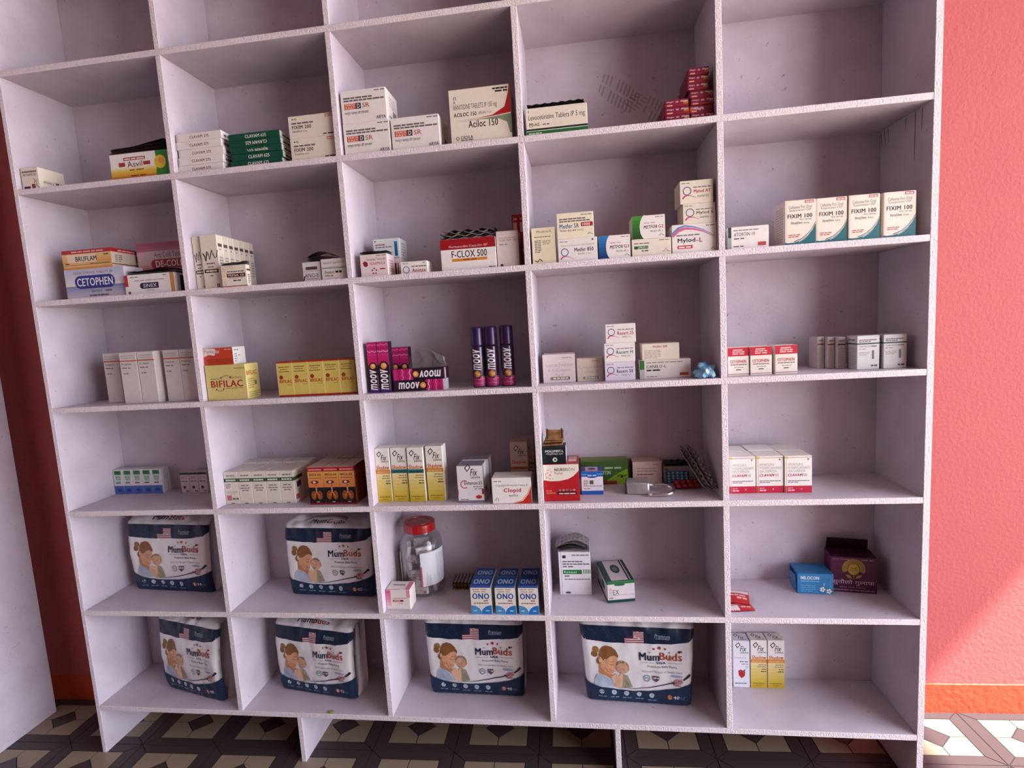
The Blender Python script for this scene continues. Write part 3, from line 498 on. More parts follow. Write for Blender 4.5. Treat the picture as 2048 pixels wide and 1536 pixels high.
# spray cans
canm = mat('dark_purple_can', '2c1430', rough=.28, coat=.4); capm = mat('purple_cap', '2e1044', rough=.35, coat=.2)
cv, cf = lathe([(0, 0), (.0165, 0), (.0178, .002), (.0178, .104), (.0172, .108), (.0, .1085)], 28)
kv, kf = lathe([(.0, .1085), (.0172, .1085), (.0174, .111), (.0172, .153), (.0155, .157), (0, .1575)], 28)
canme = mesh('spray_can', cv, cf, canm, smooth=True); capme = mesh('cap', kv, kf, capm, smooth=True)
ca = Art(.05, .104)
ca.rect(.0, .03, 1, .28, 'a02860')
for k in range(4): ca.stroke([(i/9, .06+.05*k+.012*math.sin(i*1.5+k)) for i in range(10)], .05, ('5a1440', 'c86a9c', '5a1440', 'c86a9c')[k])
ca.disc(.5, .34, .26, '3a1428', 18); ca.disc(.5, .34, .17, 'd08a3c', 16); ca.disc(.52, .35, .09, 'e8b468', 12); ca.text('moov', .3, .44, .7, .96, 'e6e0e6', .034, .2, rot=90); ca.rect(.06, .2, .14, .4, 'b8b0b4')
def cylmap(r): return lambda x, y, o: ((r+o)*math.sin((x-.025)/r), -(r+o)*math.cos((x-.025)/r), y)
canart = art_meshes(ca, cylmap(.0178), L=.006)
for i, x in enumerate((1.2312, 1.2672, 1.3087)):
    o = link('spray_can', canme, None, (x, .05, H3), (-.12, .05, .12)[i]); link('cap', capme, o)
    for nm, me in canart: link(nm, me, o)
    tag(o, f'dark purple spray can with magenta base, {["left", "middle", "right"][i]} of three', 'spray can', 'spray cans')
def f_los(l1, l2, l3, c): return lambda a: (a.text(l1, .1, .56, .94, .7, 'b0a09e', 0), a.text(l2, .16, .36, .84, .5, 'b0a09e', 0), (a.text(l3, .38, .22, .64, .32, 'b0a09e', 0) if l3 else None), a.rect(.22, .1, .82, .2, c), a.bars(.3, .12, .78, .18, 'd8d0c0', 4), a.rect(.22, .1, .28, .2, 'b07a4c'), a.bars(.6, .86, .9, .88, GY, 3))
carton('medicine_box', 'dented pale pinkish carton with a dark multicoloured name bar, leftmost in its cell', 1.3985, 1.4825, .06, H3, .074, .07, 'd8c8c6', F=f_los('Losartan Potassium', '& Amlodipine', 'Tab IP', '4a4436'))
carton('medicine_box', 'smaller pale cream carton with faint print, left of the three-high stack', 1.4868, 1.5535, .06, H3, .0598, .06, 'cfc0ae', F=f_los('Losartan', 'Tablets IP', None, '4a6a62'))
def f_res(n, c): return lambda a: (ringlogo(a, .2, .58, .12, '3a4a7c'), a.text('Resert '+n, .4, .42, .93, .6, c, .028), a.bars(.4, .68, .94, .72, GY), a.text('रेसर्ट '+{'25': '२५', 'H': 'एच', '50': '५०'}[n], .55, .24, .85, .36, DK, .003), a.bars(.06, .88, .3, .91, GY, 2))
carton('medicine_box', 'white ring-logo carton with dark name, bottom of the three-high stack', 1.557, 1.6325, .04, H3, .0478, .06, 'd9cfd8', F=f_res('50', '26223c'))
carton('medicine_box', 'white ring-logo carton with green name, middle of the three-high stack', 1.5575, 1.6335, .039, H3+.0483, .0477, .06, WH, F=f_res('H', '1f6a4c'))
carton('medicine_box', 'white ring-logo carton with red name, top of the three-high stack', 1.562, 1.6365, .038, H3+.0965, .0468, .06, WH, F=f_res('25', 'b02438'))
carton('medicine_box', 'long white carton with dark green tab, under the cream one', 1.645, 1.770, .048, H3, .0473, .07, 'd8cec6', F=lambda a: (a.rect(0, .52, .09, 1, '2f6a30'), a.rect(0, 0, .09, .52, 'b0aca8'), a.bars(.13, .85, .84, .89, GY), a.text('CANILO-L', .13, .58, .52, .74, DK, .01), a.bars(.13, .42, .4, .5, DK, 2), a.rect(.78, .14, .95, .28, 'b0483c'), a.bars(.13, .1, .34, .14, GY, 3)))
carton('medicine_box', 'plain cream carton with red heading lying on the long green-tabbed one', 1.652, 1.743, .049, H3+.0478, .0408, .06, CR, F=lambda a: (a.text('Medfor 500', .3, .76, .68, .88, 'b02434', .03), a.para(.06, .1, .5, .66, 'a09284', 6, .35)))
for i, (x0, x1, y) in enumerate(((1.8540, 1.9035, .03), (1.9055, 1.955, .027), (1.9625, 2.0135, .027))):
    carton('medicine_box', f'small white carton with a red top half-band, {["left", "middle", "right"][i]} of three in the right column', x0, x1, y, H3, .0687, .045, 'eadfd2', F=lambda a: (a.rect(0, .7, 1, 1, 'c01a34'), a.bars(.25, .9, .75, .94, 'e8c0b8', 1), a.bars(.22, .83, .78, .87, 'e8c0b8', 3), a.bars(.22, .76, .78, .8, 'e8c0b8', 2), a.text('CETOPHEN', .1, .45, .86, .56, 'a81f30', .03), a.bars(.12, .38, .88, .41, '6a4a44'), a.bars(.3, .29, .72, .31, GY), a.bars(.38, .2, .64, .23, DK, 1), a.rect(0, .05, 1, .075, 'b06a78')), key=f'ct{i}', group='red-topped white cartons')
def f_wg(c): return lambda a: (a.rect(0, .745, 1, .785, c), a.bars(.08, .86, .85, .89, GY), a.bars(.08, .81, .6, .84, GY), a.text('Ceftriaxone', .08, .67, .6, .71, DK, .01), a.bars(.62, .67, .9, .7, GY, 1), a.bars(.08, .6, .4, .62, 'a87a78', 2), a.para(.08, .42, .55, .54, 'a09a98', 3), a.rect(.66, .3, .76, .56, '6a6866'), a.bars(.62, .08, .9, .13, '4a4a4c', 2))
s_wg = lambda c: (lambda a: (a.rect(0, .745, 1, .785, c), a.para(.12, .08, .88, .68, 'a49a98', 12, .4), a.bars(.2, .86, .8, .9, GY, 2)))
for i, (x0, x1, y, c, lb) in enumerate(((2.1553, 2.2055, .045, '1f4a44', 'white carton with green line, front left of the group in the right column'), (2.2115, 2.2625, .04, '1f4a44', 'white carton with green line, rightmost of the group in the right column'))):
    carton('vial_box', lb, x0, x1, y, H3, .0803, .05, 'd6d4d2', F=f_wg(c), L=s_wg(c), group='line-banded white cartons')
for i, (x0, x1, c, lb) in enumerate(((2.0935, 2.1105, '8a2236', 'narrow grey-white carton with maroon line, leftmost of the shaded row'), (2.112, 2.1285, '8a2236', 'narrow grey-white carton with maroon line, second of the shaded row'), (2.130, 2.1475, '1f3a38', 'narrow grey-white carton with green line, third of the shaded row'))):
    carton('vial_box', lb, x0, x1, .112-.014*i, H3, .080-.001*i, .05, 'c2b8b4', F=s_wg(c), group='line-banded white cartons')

# --- fourth shelf
for i in range(5):
    x0 = .002+i*.0338
    carton('drops_box', f'small white carton with green top and blue base, {["leftmost", "second", "third", "fourth", "rightmost"][i]} of five near the left panel', x0, x0+.0332, .158, H4, .079, .035, 'd6d2d2', F=lambda a: (a.rect(0, 0, 1, .34, '4a63a8'), a.disc(.5, .16, .28, '24408a', 14, .07), a.poly([(.15, .96), (.85, .96), (.85, .75), (.7, .5), (.3, .5), (.15, .75)], 'a8c8ac'), a.rect(.14, .8, .86, .96, '1f7a3c'), a.disc(.5, .88, .2, '2f5a44', 12, .05), a.bars(.25, .67, .75, .71, '5a8a6c', 2), a.bars(.25, .59, .75, .62, '5a8a6c', 2), a.bars(.2, .44, .75, .48, DK, 1)), key='gr5', group='green and blue drops cartons')
for i in range(3):
    x0 = .238+i*.0305
    carton('drops_box', f'small pinkish white carton with navy top line, {["left", "middle", "right"][i]} of three at the divider', x0, x0+.03, .155, H4, .065, .035, 'd4c8c8', F=lambda a: (a.rect(0, .9, 1, 1, '23264e'), a.bars(.15, .78, .8, .82, 'a89a9c', 2), a.bars(.15, .71, .8, .75, 'a89a9c', 2), a.bars(.15, .55, .8, .6, GY, 2), a.disc(.4, .28, .17, '5a2438', 10), a.bars(.5, .08, .9, .12, DK, 1)), key='nv3', group='navy-lined cartons')
def f_wg5(first):
    def g(a):
        a.rect(0, .69, 1, .80, '2c4a2c'); a.bars(.14, .72, .86, .77, 'c8d8bc', 4); a.bars(.2, .87, .8, .9, GY, 3)
        if first: a.para(.1, .5, .45, .66, GY, 4); a.rect(.1, .12, .45, .28, 'b06a68'); a.bars(.5, .14, .95, .2, GY, 2); a.para(.12, .32, .9, .42, 'b0a49c', 2)
        else: a.bars(.2, .56, .75, .59, GY, 2); a.bars(.14, .48, .82, .51, GY, 3); a.bars(.25, .41, .72, .44, GY, 2)
        a.bars(.35, .02, .65, .04, DK, 1)
    return g
for j in range(3):
    for i in range(5):
        x0 = .4725+i*.0426
        carton('syrup_box', f'white carton with a green band, {["leftmost", "second from left", "third from left", "fourth from left", "rightmost"][i]} in the {["front", "middle", "rear"][j]} row of five', x0, x0+.0418-(.0004*j), .039+j*.047, H4, .0945+.003*(j == 2)-.002*(j == 1), .0462, 'd9cfc2', F=f_wg5(i == 0) if j == 0 else None, R=(lambda a: (a.rect(0, .69, 1, .8, '3a4a34'), a.rect(.3, .45, .8, .62, '4a3a3a'), a.rect(.1, .1, .5, .25, 'a85a5c'))) if j == 0 and i == 4 else None, key=f'wg5{i == 0}{i == 4}{j}', topcol='d4c8c2', group='green-banded syrup cartons')
def f_or(a):
    a.rect(0, .88, 1, .99, '9a1f28'); a.bars(.08, .91, .92, .95, 'd88a80'); a.grad(0, .46, 1, .88, 'cf7a44', 'd89a50', 4); a.text('BREZA-AIR', .12, .77, .88, .83, '2f1c12', .028); a.bars(.1, .7, .9, .72, '7a4a2a'); a.disc(.42, .6, .26, '6a1a14', 18, .045); a.disc(.4, .6, .1, 'd8c8c0', 12, .028); a.disc(.5, .51, .07, '8a3a20', 10, .015)
    a.rect(0, .05, 1, .46, '1a1214'); a.rect(0, 0, 1, .05, '7a1424'); a.rect(.44, .36, .54, .46, 'b08a78')
    for s in (-1, 1): a.disc(.49+s*.2, .25, .17, '8a4a20', 16, .12); a.stroke([(.49, .36), (.49+s*.08, .28), (.49+s*.2, .2)], .06, 'd8782c', .03); a.stroke([(.49+s*.1, .27), (.49+s*.28, .28)], .04, 'c8662c', .02); a.disc(.49+s*.24, .3, .05, '4a4030', 8)
    a.disc(.55, .075, .12, 'c0a8a0', 12, .012)
for j in range(3):
    for i in range(3):
        x0 = .7365+i*.0452
        carton('syrup_box', f'orange and black carton with a lungs picture, {["left", "middle", "right"][i]} in the {["front", "second", "rear"][j]} row', x0, x0+.0446, .023+j*.047+(.006 if j == 2 and i else 0), H4, .1065, .0462, 'c2682e', F=f_or if j == 0 else None, R=(lambda a: (a.rect(0, 0, 1, 1, '8a3c1c'), a.rect(0, .88, 1, 1, '6a1a1c'), a.para(.15, .2, .85, .8, '5a2412', 6))) if i == 2 else None, key=f'or{i == 2}{j == 0}', topcol='bfaaa4', group='orange lungs cartons')
def f_shadow(band, txt='Shadow', berry=False):
    def g(a):
        if not berry: a.grad(0, 0, 1, .62, 'c2a32a', 'e2d2a4', 9)
        fix_logo(a, .13, .82, .68)
        if berry:
            a.text('Strawberry', .05, .62, .8, .66, 'c06a70', 0); a.poly([(.3, .36), (.45, .39), (.72, .34), (.7, .25), (.5, .2), (.33, .26)], 'b02430'); a.poly([(.55, .36), (.75, .4), (.7, .34)], '3a6a2a'); a.bars(.4, .55, .9, .57, GY, 2); a.bars(.5, .5, .9, .515, GY, 2); a.bars(.1, .08, .8, .1, GY, 4); a.disc(.82, .44, .08, 'a0b0b8', 10, r0=.05); return
        a.text(txt, .06, .612, .95, .685, 'c8622a', .034, .15); a.rect(0, .535, 1, .605, band); a.bars(.1, .55, .9, .575, 'c8b078' if band != '2a6a6c' else '16424a', 4)
        a.bars(.45, .485, .94, .5, '7a6a3c', 3); a.bars(.4, .44, .94, .455, '8a7a4c', 4); a.bars(.65, .39, .94, .405, '5a4a2c', 2); a.bars(.62, .34, .94, .36, '4a3c24', 2); a.bars(.12, .09, .85, .105, '7a641c', 4); a.bars(.3, .05, .7, .06, '7a641c', 3)
    return g
for i, (x0, x1, y, bd) in enumerate(((.9297, .9705, .034, 'cf7a24'), (.9732, 1.017, .036, '2a6a6c'), (1.0205, 1.065, .033, '2a6a6c'), (1.0705, 1.1175, .039, 'cf7a24'))):
    carton('sunscreen_box', f'tall white and yellow carton with {"orange" if bd[0] == "c" else "teal"} band, {["leftmost", "second", "third", "rightmost"][i]} of four', x0, x1, y, H4, .1498+.001*(i == 3), .04, 'e4dcd2', F=f_shadow(bd), key=f'sh{i}', group='yellow sunscreen cartons')
def f_cenh(a): a.rect(0, 0, 1, .06, '7a7484'); fix_logo(a, .3, .8, .5); a.disc(.28, .5, .16, 'b02a28', 18, r0=.13, a0=50, a1=310); a.text('Enhance-25', .27, .49, .95, .58, DK, .016); a.bars(.6, .42, .95, .44, GY, 3); a.bars(.65, .36, .95, .38, GY, 2); a.disc(.8, .15, .12, 'b8281c', 16, .05); a.bars(.1, .08, .4, .1, GY, 2); a.rect(.93, .22, 1, .38, '8a2a2c'); a.rect(0, .22, .03, .36, 'a83a3c')
for j in range(2):
    carton('supplement_box', 'white and grey carton with red pill picture, '+('front one' if j == 0 else 'rear one seen behind the front'), 1.1580+.004*j, 1.2282+.006*j, .019+j*.057, H4, .0995+.002*j, .055, 'dcd4d6', F=f_cenh if j == 0 else (lambda a: a.rect(0, 0, 1, 1, 'cfc6c8')), R=lambda a: (a.rect(0, 0, .3, 1, '8a8490'), a.rect(.4, .2, .9, .36, '8a2a2c')), topcol='8f8896', group='grey-edged white cartons')
def f_clop(a): a.bars(.05, .86, .25, .89, GY, 2); a.text('Clopidogrel Bisulphate Tablets IP', .1, .66, .92, .75, GY, .004); a.text('Clopid', .3, .4, .74, .6, 'b0202c', .035); a.text('क्लोपिड', .42, .24, .66, .36, DK, .006); a.poly([(.55, 0), (.78, .1), (.92, .35), (1, .62), (1, 0)], 'c02a1c'); a.stroke([(.52, 0), (.76, .13), (.9, .37), (1, .66)], .02, 'd8a878'); a.stroke([(.08, .1), (.1, .22), (.14, .22), (.16, .1)], .012, DK)
carton('medicine_box', 'white carton with a red lower right corner at the shelf front', 1.2525, 1.3552, .006, H4, .068, .06, WH, F=f_clop)
for j in range(2):
    carton('sunscreen_box', 'tall brownish carton with orange band behind red-cornered box, '+('nearer one' if j == 0 else 'farther one'), 1.294+.014*j, 1.3415+.014*j, .09+.043*j, H4, .1435+.002*j, .04, 'cbb6a8', F=lambda a: (fix_logo(a, .2, .8, .6), a.text('Shadow', .07, .58, .9, .65, 'b8482c', .02, .15), a.rect(0, .47, 1, .52, 'b8642c'), a.bars(.4, .4, .9, .42, GY, 3), a.bars(.5, .33, .9, .35, DK, 2)), key=f'shb{j}', group='brownish sunscreen cartons')
def f_neuro(a):
    a.rect(0, 0, 1, 1, 'b01a20'); a.poly([(0, 1), (1, 1), (1, .82), (.85, .68), (.7, .6), (.45, .55), (.2, .55), (0, .58)], 'e6dccc'); a.text('NEURO', .32, .82, .62, .9, '3a2422', .03); a.text('BION', .63, .82, .88, .9, '5a4442', .004); a.text('Forte', .32, .73, .54, .8, 'a8442c', .01)
    for k in range(22): a.disc(a.rnd.uniform(.06, .27), a.rnd.uniform(.6, .9), .012, ('b02a3c', '4a2a3a', 'd07a88')[k % 3], 8)
    a.rect(.38, .17, .92, .27, '5a1418'); a.bars(.42, .19, .88, .22, 'e0c8c0', 3)
    for k, c in enumerate(('8a6aa0', 'd87a3c', '5a6a9c', 'c04a5a', 'b89090')): a.disc(.45+.1*k, .3, .035, c, 12)
    a.bars(.06, .27, .22, .3, 'd87a6a', 2); a.bars(.06, .21, .32, .24, 'd87a6a', 3)
carton('supplement_box', 'large red carton with a cream curved top panel', 1.388, 1.4793, .018, H4, .0973, .09, 'a81c22', F=f_neuro, T=lambda a: (a.rect(.72, .3, .95, .55, 'd8b8b8'), a.rect(.72, .6, .95, .85, 'd0b0b2'), a.bars(.74, .66, .9, .72, '6a3a3c', 1)))
carton('medicine_box', 'small black-green carton with white capitals on the large red carton', 1.3885, 1.4485, .024, H4+.0981, .042, .06, '0f1e22', F=lambda a: (a.text('MOLUMIST-L', .12, .72, .9, .86, WH, .025), a.text('मोलुमिस्ट-एल', .15, .54, .88, .68, 'd8d4cc', .004), a.disc(.52, .25, .1, 'dcd8d0', 16), a.disc(.53, .25, .05, '3a3a3a', 10)), R=lambda a: a.rect(0, 0, 1, 1, 'd8d0cc'))
carton('medicine_box', 'small white carton with blue bands and blue oval lid', 1.4845, 1.5415, .065, H4, .0628, .05, 'd8d6da', F=lambda a: (a.rect(0, 0, 1, .17, '1f58a8'), a.rect(0, .78, 1, 1, '1f58a8'), a.rect(0, .86, 1, .9, '5aa0d0'), a.disc(.5, .82, .28, '1a4a98', 16, .1), a.bars(.3, .8, .7, .86, 'a8c8e8', 2), a.rect(.38, .45, .56, .62, '4a5a4c'), a.para(.1, .42, .3, .66, GY, 5), a.bars(.1, .36, .95, .39, GY), a.bars(.1, .25, .4, .28, GY)), T=lambda a: (a.rect(0, 0, 1, 1, '2a4a90'), a.rect(.2, .1, .78, .9, 'd0b8c4'), a.disc(.5, .5, .18, '2a3464', 16)))
carton('herbal_box', 'green carton with lime swoosh and red base strip, behind the blue-banded box', 1.4850, 1.6155, .15, H4, .066, .052, '3f5c24', F=lambda a: (a.poly([(.5, 0), (.55, .2), (.75, .45), (.98, .68), (1, 0)], '7fa01e'), a.rect(.0, .0, .75, .16, '8a2818'), a.text('VOLITIN', .3, .44, .62, .6, 'c8d0b8', .02), a.bars(.5, .68, .85, .76, 'a8b890', 2), a.stroke([(.76, .34), (.82, .42), (.9, .36), (.96, .4)], .02, '2a3a14'), a.disc(.86, .34, .03, '2a3a14', 10)), T=lambda a: (a.rect(0, 0, 1, 1, '7a8a34'), a.rect(0, .1, 1, .3, '4a6a24')))
carton('medicine_box', 'dusty pink-white carton with red line of print, behind the padlock', 1.6265, 1.7065, .15, H4, .062, .052, 'd2b8b0', F=lambda a: (a.rect(.06, .04, .07, .92, 'b89a94'), a.bars(.15, .68, .8, .72, '9a8078'), a.bars(.15, .56, .8, .6, '9a8078'), a.bars(.15, .4, .7, .45, 'a03a44'), a.bars(.15, .28, .5, .31, '9a7a78'), a.bars(.7, .86, .92, .89, '7a5a58', 1)), L=lambda a: a.rect(0, 0, 1, 1, '3a2c2c'))
carton('medicine_box', 'low grey-white carton with brown print, black strips on top, beside the leaning strips', 1.7125, 1.8025, .165, H4, .0425, .038, 'b8aca8', F=lambda a: (a.bars(.05, .78, .15, .84, DK, 1), a.text('Losartan Tablets USP', .08, .5, .75, .66, '6a5058', .006), a.bars(.1, .2, .9, .3, 'a07a80')))
def f_cd(a): a.rect(0, 0, 1, .19, 'c21f3c'); a.bars(.12, .05, .36, .09, 'e8b8c0', 2); a.bars(.12, .12, .3, .14, 'e8b8c0', 2); a.disc(.62, .1, .03, 'e0a0ac', 8); a.rect(.06, .0, .075, 1, 'c8a83c'); a.rect(0, .955, 1, .97, 'c07a6c'); a.rect(.0, .94, .13, .985, 'c8b24a'); a.text('AMOXICILLIN &', .12, .74, .66, .81, 'b0aaa6', 0); a.text('POTASSIUM CLAVULANATE', .12, .65, .92, .72, 'b0aaa6', 0); a.text('ORAL SUSPENSION', .12, .56, .76, .63, 'b0aaa6', 0); a.text('CLAVAM', .12, .45, .66, .52, 'b8203c', .035, .15); a.text('DS', .7, .45, .82, .52, '8a8482', .01); a.bars(.12, .32, .9, .34, GY); a.bars(.12, .28, .5, .3, GY); a.disc(.86, .91, .05, '5a5654', 3)
for i, (x0, x1, y) in enumerate(((1.8592, 1.9232, .053), (1.9250, 1.9902, .053), (1.9918, 2.0565, .05))):
    for j in range(2):
        carton('syrup_box', f'white carton with a crimson base band, {["left", "middle", "right"][i]} of the {["front", "rear"][j]} three', x0-.001*j, x1-.002*j, y+j*.061, H4, .0945+.0016*(j == 1 and i == 1), .06, 'e8e2da', F=f_cd if j == 0 else None, key=f'cd{i}{j}', group='crimson-based syrup cartons')

# --- fifth shelf
carton('medicine_box', 'small white carton with pink corner panels, front left of the jar', .9305, .9995, .022, H5, .0585, .05, 'e2d8d0', F=lambda a: (a.grad(0, .2, .2, .98, 'e0a8b4', 'c8507c', 5), a.rect(.85, .6, 1, .98, 'd88aa0'), a.bars(.28, .56, .85, .59, '9a5a68'), a.rect(.28, .4, .72, .5, '8a1c34'), a.bars(.32, .42, .62, .48, 'd89aa8', 1), a.bars(.5, .3, .68, .33, 'a04a5a', 2), a.rect(0, .04, 1, .05, 'b0a0a0')), T=lambda a: (a.rect(.8, 0, 1, .9, 'd87a98'), a.rect(.2, .5, .7, .6, '6a5a5c'), a.rect(0, .0, .6, .05, 'c05a80')))
dome = lambda a, x0, x1, cx, c: a.poly([(x0, 0), (x1, 0)]+[(min(x1, max(x0, cx+.5*math.cos(math.radians(q)))), .31*math.sin(math.radians(q))) for q in range(0, 181, 10)], c)
def f_ono(a): a.rect(0, 0, 1, .30, 'd8d0cc'); dome(a, 0, .5, .02, '4a8ab8'); dome(a, .5, 1, .98, '1f70b4'); a.rect(0, .94, 1, 1, '1f4a90'); a.bars(.1, .86, .8, .9, 'b09a88', 2); a.bars(.14, .78, .74, .82, 'b09a88', 2); a.text('ONO', .1, .54, .9, .74, '174a88', .05); a.bars(.62, .46, .86, .5, 'b0584c', 1); a.bars(.14, .37, .86, .41, '8a7a70'); a.bars(.12, .1, .3, .14, 'a8c8dc', 1); a.bars(.7, .1, .9, .14, 'a8c8dc', 1)
for i, (x0, x1) in enumerate(((1.1745, 1.2310), (1.2412, 1.2962), (1.3040, 1.3572))):
    for j in range(2):
        carton('drops_box', f'white carton with blue domes and blue lid, {["left", "middle", "right"][i]} of the {["front", "rear"][j]} three', x0+.002*j, x1, .005+j*.052, H5, .079, .05, 'e2d8cc', F=f_ono if j == 0 else (lambda a: a.rect(0, .6, 1, 1, '1f4a90')), T=lambda a: (a.rect(0, 0, 1, 1, '1f4a8c'), a.text('ONO', .12, .25, .88, .75, 'a8bcd4', .04)), R=lambda a: a.rect(0, 0, 1, 1, 'd4d6da'), key=f'ono{i}{j}', topcol='1f4a8c', group='blue-domed drops cartons')
def f_rowa(a): a.rect(.07, 0, .08, 1, '6a6468'); a.rect(.12, .86, .23, .93, '2a2a2a'); a.bars(.42, .92, .95, .945, GY, 4); a.bars(.12, .77, .75, .8, GY); a.bars(.12, .71, .96, .74, GY); a.bars(.12, .65, .45, .68, GY, 2); a.rect(.12, .49, .72, .59, '1f6a34'); a.text('Rowaset', .16, .51, .56, .57, 'a8dcae', .02); [a.rect(.76+.05*k, .5, .785+.05*k, .6, '2f6a44') for k in range(5)]; a.bars(.16, .43, .34, .46, GY, 1); a.bars(.16, .36, .96, .38, GY); a.disc(.26, .055, .09, '4a5468', 16, .025)
carton('medicine_box', 'tall white carton with green name bar and silver strips on top', 1.410, 1.499, .109, H5, .1255, .075, 'dcd6da', F=f_rowa)
def f_glv(a): a.rect(0, 0, 1, .14, '15433c'); a.rect(0, .9, 1, 1, '1f6a34'); a.rect(0, .885, 1, .9, 'a8d0b0'); a.disc(.45, .86, .2, '2a5a48', 16, .06); a.text('EX', .2, .38, .42, .62, '6a7a72', .03); a.bars(.06, .35, .98, .365, GY); a.para(.06, .44, .16, .74, 'c08a88', 4); a.bars(.06, .2, .22, .26, 'a86a6a', 1)
def t_glv(a): a.rect(0, 0, .18, 1, '1f4a3c'); a.poly([(.18, .1), (.34, .2), (.34, .5), (.18, .62)], 'd8ccc8'); a.rect(.8, 0, .86, 1, '1f3a34'); a.rect(.9, 0, 1, 1, '1f3a34'); a.disc(.52, .58, .17, '1c3c34', 20, .2); a.disc(.52, .58, .1, '6a7a72', 16, .1); a.rect(0, 0, 1, .06, '2f7a44')
o = carton('glove_box', 'green and white elongated carton lying lengthwise with an oval emblem', -.0375, .0375, -.065, 0, .0585, .13, 'd8ced0', F=f_glv, T=t_glv, L=lambda a: (a.rect(0, 0, 1, .14, '15433c'), a.disc(.6, .5, .15, '3a4a44', 16, .2), a.rect(0, .86, 1, 1, '1f4a3c')))
o.location = (1.5665, .135, H5); o.rotation_euler.z = math.radians(10)
o = carton('soap_box', 'blue carton with white flowers and slanted top, beside the maroon box', -.0445, .0445, -.0325, 0, .0565, .065, '2f7cb4', F=lambda a: (a.text('NILOCON', .1, .72, .6, .88, 'dce8ee', .035), a.bars(.1, .62, .6, .65, 'a8c8dc'), a.para(.1, .12, .5, .5, '7ab0d0', 4, .3), [a.disc(cx+.05*math.cos(k*1.2566), cy+.085*math.sin(k*1.2566), .03, 'e6e4d8', 10) for cx, cy in ((.7, .24), (.88, .16)) for k in range(5)], [a.disc(cx, cy, .02, 'c8b050', 8) for cx, cy in ((.7, .24), (.88, .16))], a.stroke([(.74, .42), (.74, .56), (.78, .5)], .03, 'a8d0e0', .01), a.stroke([(.95, .3), (.9, .5), (.92, .7), (.98, .85)], .02, '8aa0d0', .005)))
o.location = (2.0962, .152, H5); o.rotation_euler.z = math.radians(-4)
fl = link('side_flap', mesh('side_flap', [(-.046, -.028, .004), (-.052, -.005, .01), (-.047, .03, .005), (-.047, -.026, .05), (-.056, 0, .054), (-.048, .03, .052)], [(0, 1, 4, 3), (1, 2, 5, 4)], mat('crinkled_blue_film', '3a6f9c', rough=.25, coat=.5)), o)
def f_sun(a):
    a.disc(.5, .68, .25, '9a7a34', 26, r0=.13, a0=-25, a1=205); a.disc(.5, .66, .12, 'c0a230', 20, .16); a.disc(.5, .72, .065, '8a6a1c', 16, .05); a.disc(.5, .74, .05, 'c8aa3c', 14, .035); a.stroke([(.42, .66), (.5, .62), (.58, .66)], .012, '6a4a14')
    a.poly([(.32, .5), (.42, .5), (.47, .4), (.38, .42)], 'a8883c'); a.poly([(.68, .5), (.58, .5), (.53, .4), (.62, .42)], 'b0922c'); a.stroke([(.5, .5), (.5, .38)], .015, 'a8883c')
    a.text('सुनौलो गुलाफ', .04, .2, .94, .37, 'd8c4ca', .006); a.bars(.2, .13, .76, .16, '8a6a74', 3); a.bars(.06, .05, .95, .08, 'a08890'); a.bars(.05, .93, .4, .95, '8a6474', 2); a.bars(.66, .92, .9, .95, '9a7484', 2)
o = carton('incense_box', 'dark maroon carton with a golden rose emblem and open lid', -.055, .055, -.03, 0, .098, .06, '541840', F=f_sun, topcol='3a1028')
o.location = (2.1985, .158, H5); o.rotation_euler.z = math.radians(-9)
fv = [(-.052, .029, .098), (.05, .029, .098), (.048, .022, .128), (-.05, .022, .13), (-.052, .031, .098), (.05, .031, .098), (.048, .024, .1285), (-.05, .024, .1305)]
link('open_lid', mesh('open_lid', fv, [(0, 1, 2, 3), (7, 6, 5, 4), (3, 2, 6, 7), (0, 3, 7, 4), (2, 1, 5, 6)], card('2a0c1e')), o)
# --- bottom shelf
carton('toothpaste_box', 'tall white carton with a strawberry picture, left of the yellow pair', 1.8905, 1.9355, .160, H6, .1415, .04, 'dcdce2', F=f_shadow(None, berry=True), T=lambda a: (fix_logo(a, .15, .4, .6),), L=lambda a: a.para(.2, .1, .8, .8, 'a0aab0', 8))
for i, (x0, x1) in enumerate(((1.9385, 1.9825), (1.985, 2.0295))):
    carton('sunscreen_box', f'tall white and yellow carton on the bottom shelf, {["beside the strawberry one", "rightmost"][i]}', x0, x1, .160, H6, .144, .04, 'e6e0da', F=f_shadow('d8822c'), T=lambda a: (fix_logo(a, .15, .4, .6),), key=f'sb{i}', group='yellow sunscreen cartons, bottom shelf')

# ------------------------------------------------------------------ blister strips, sachets, films, lock
def strip_mesh(Ls, Ws, fz, nx=22, ny=4, th=.0007):
    vs = []; fs = []
    for t in (0, 1):
        for i in range(nx+1):
            for j in range(ny+1):
                x = (i/nx-.5)*Ls; y = (j/ny-.5)*Ws; vs.append((x, y, fz(x, y)+t*th))
    n = (nx+1)*(ny+1); I = lambda t, i, j: t*n+i*(ny+1)+j
    for i in range(nx):
        for j in range(ny):
            fs.append((I(1, i, j), I(1, i+1, j), I(1, i+1, j+1), I(1, i, j+1))); fs.append((I(0, i, j+1), I(0, i+1, j+1), I(0, i+1, j), I(0, i, j)))
        fs.append((I(0, i, 0), I(0, i+1, 0), I(1, i+1, 0), I(1, i, 0))); fs.append((I(1, i, ny), I(1, i+1, ny), I(0, i+1, ny), I(0, i, ny)))
    for j in range(ny):
        fs.append((I(1, 0, j), I(1, 0, j+1), I(0, 0, j+1), I(0, 0, j))); fs.append((I(0, nx, j), I(0, nx, j+1), I(1, nx, j+1), I(1, nx, j)))
    return vs, fs
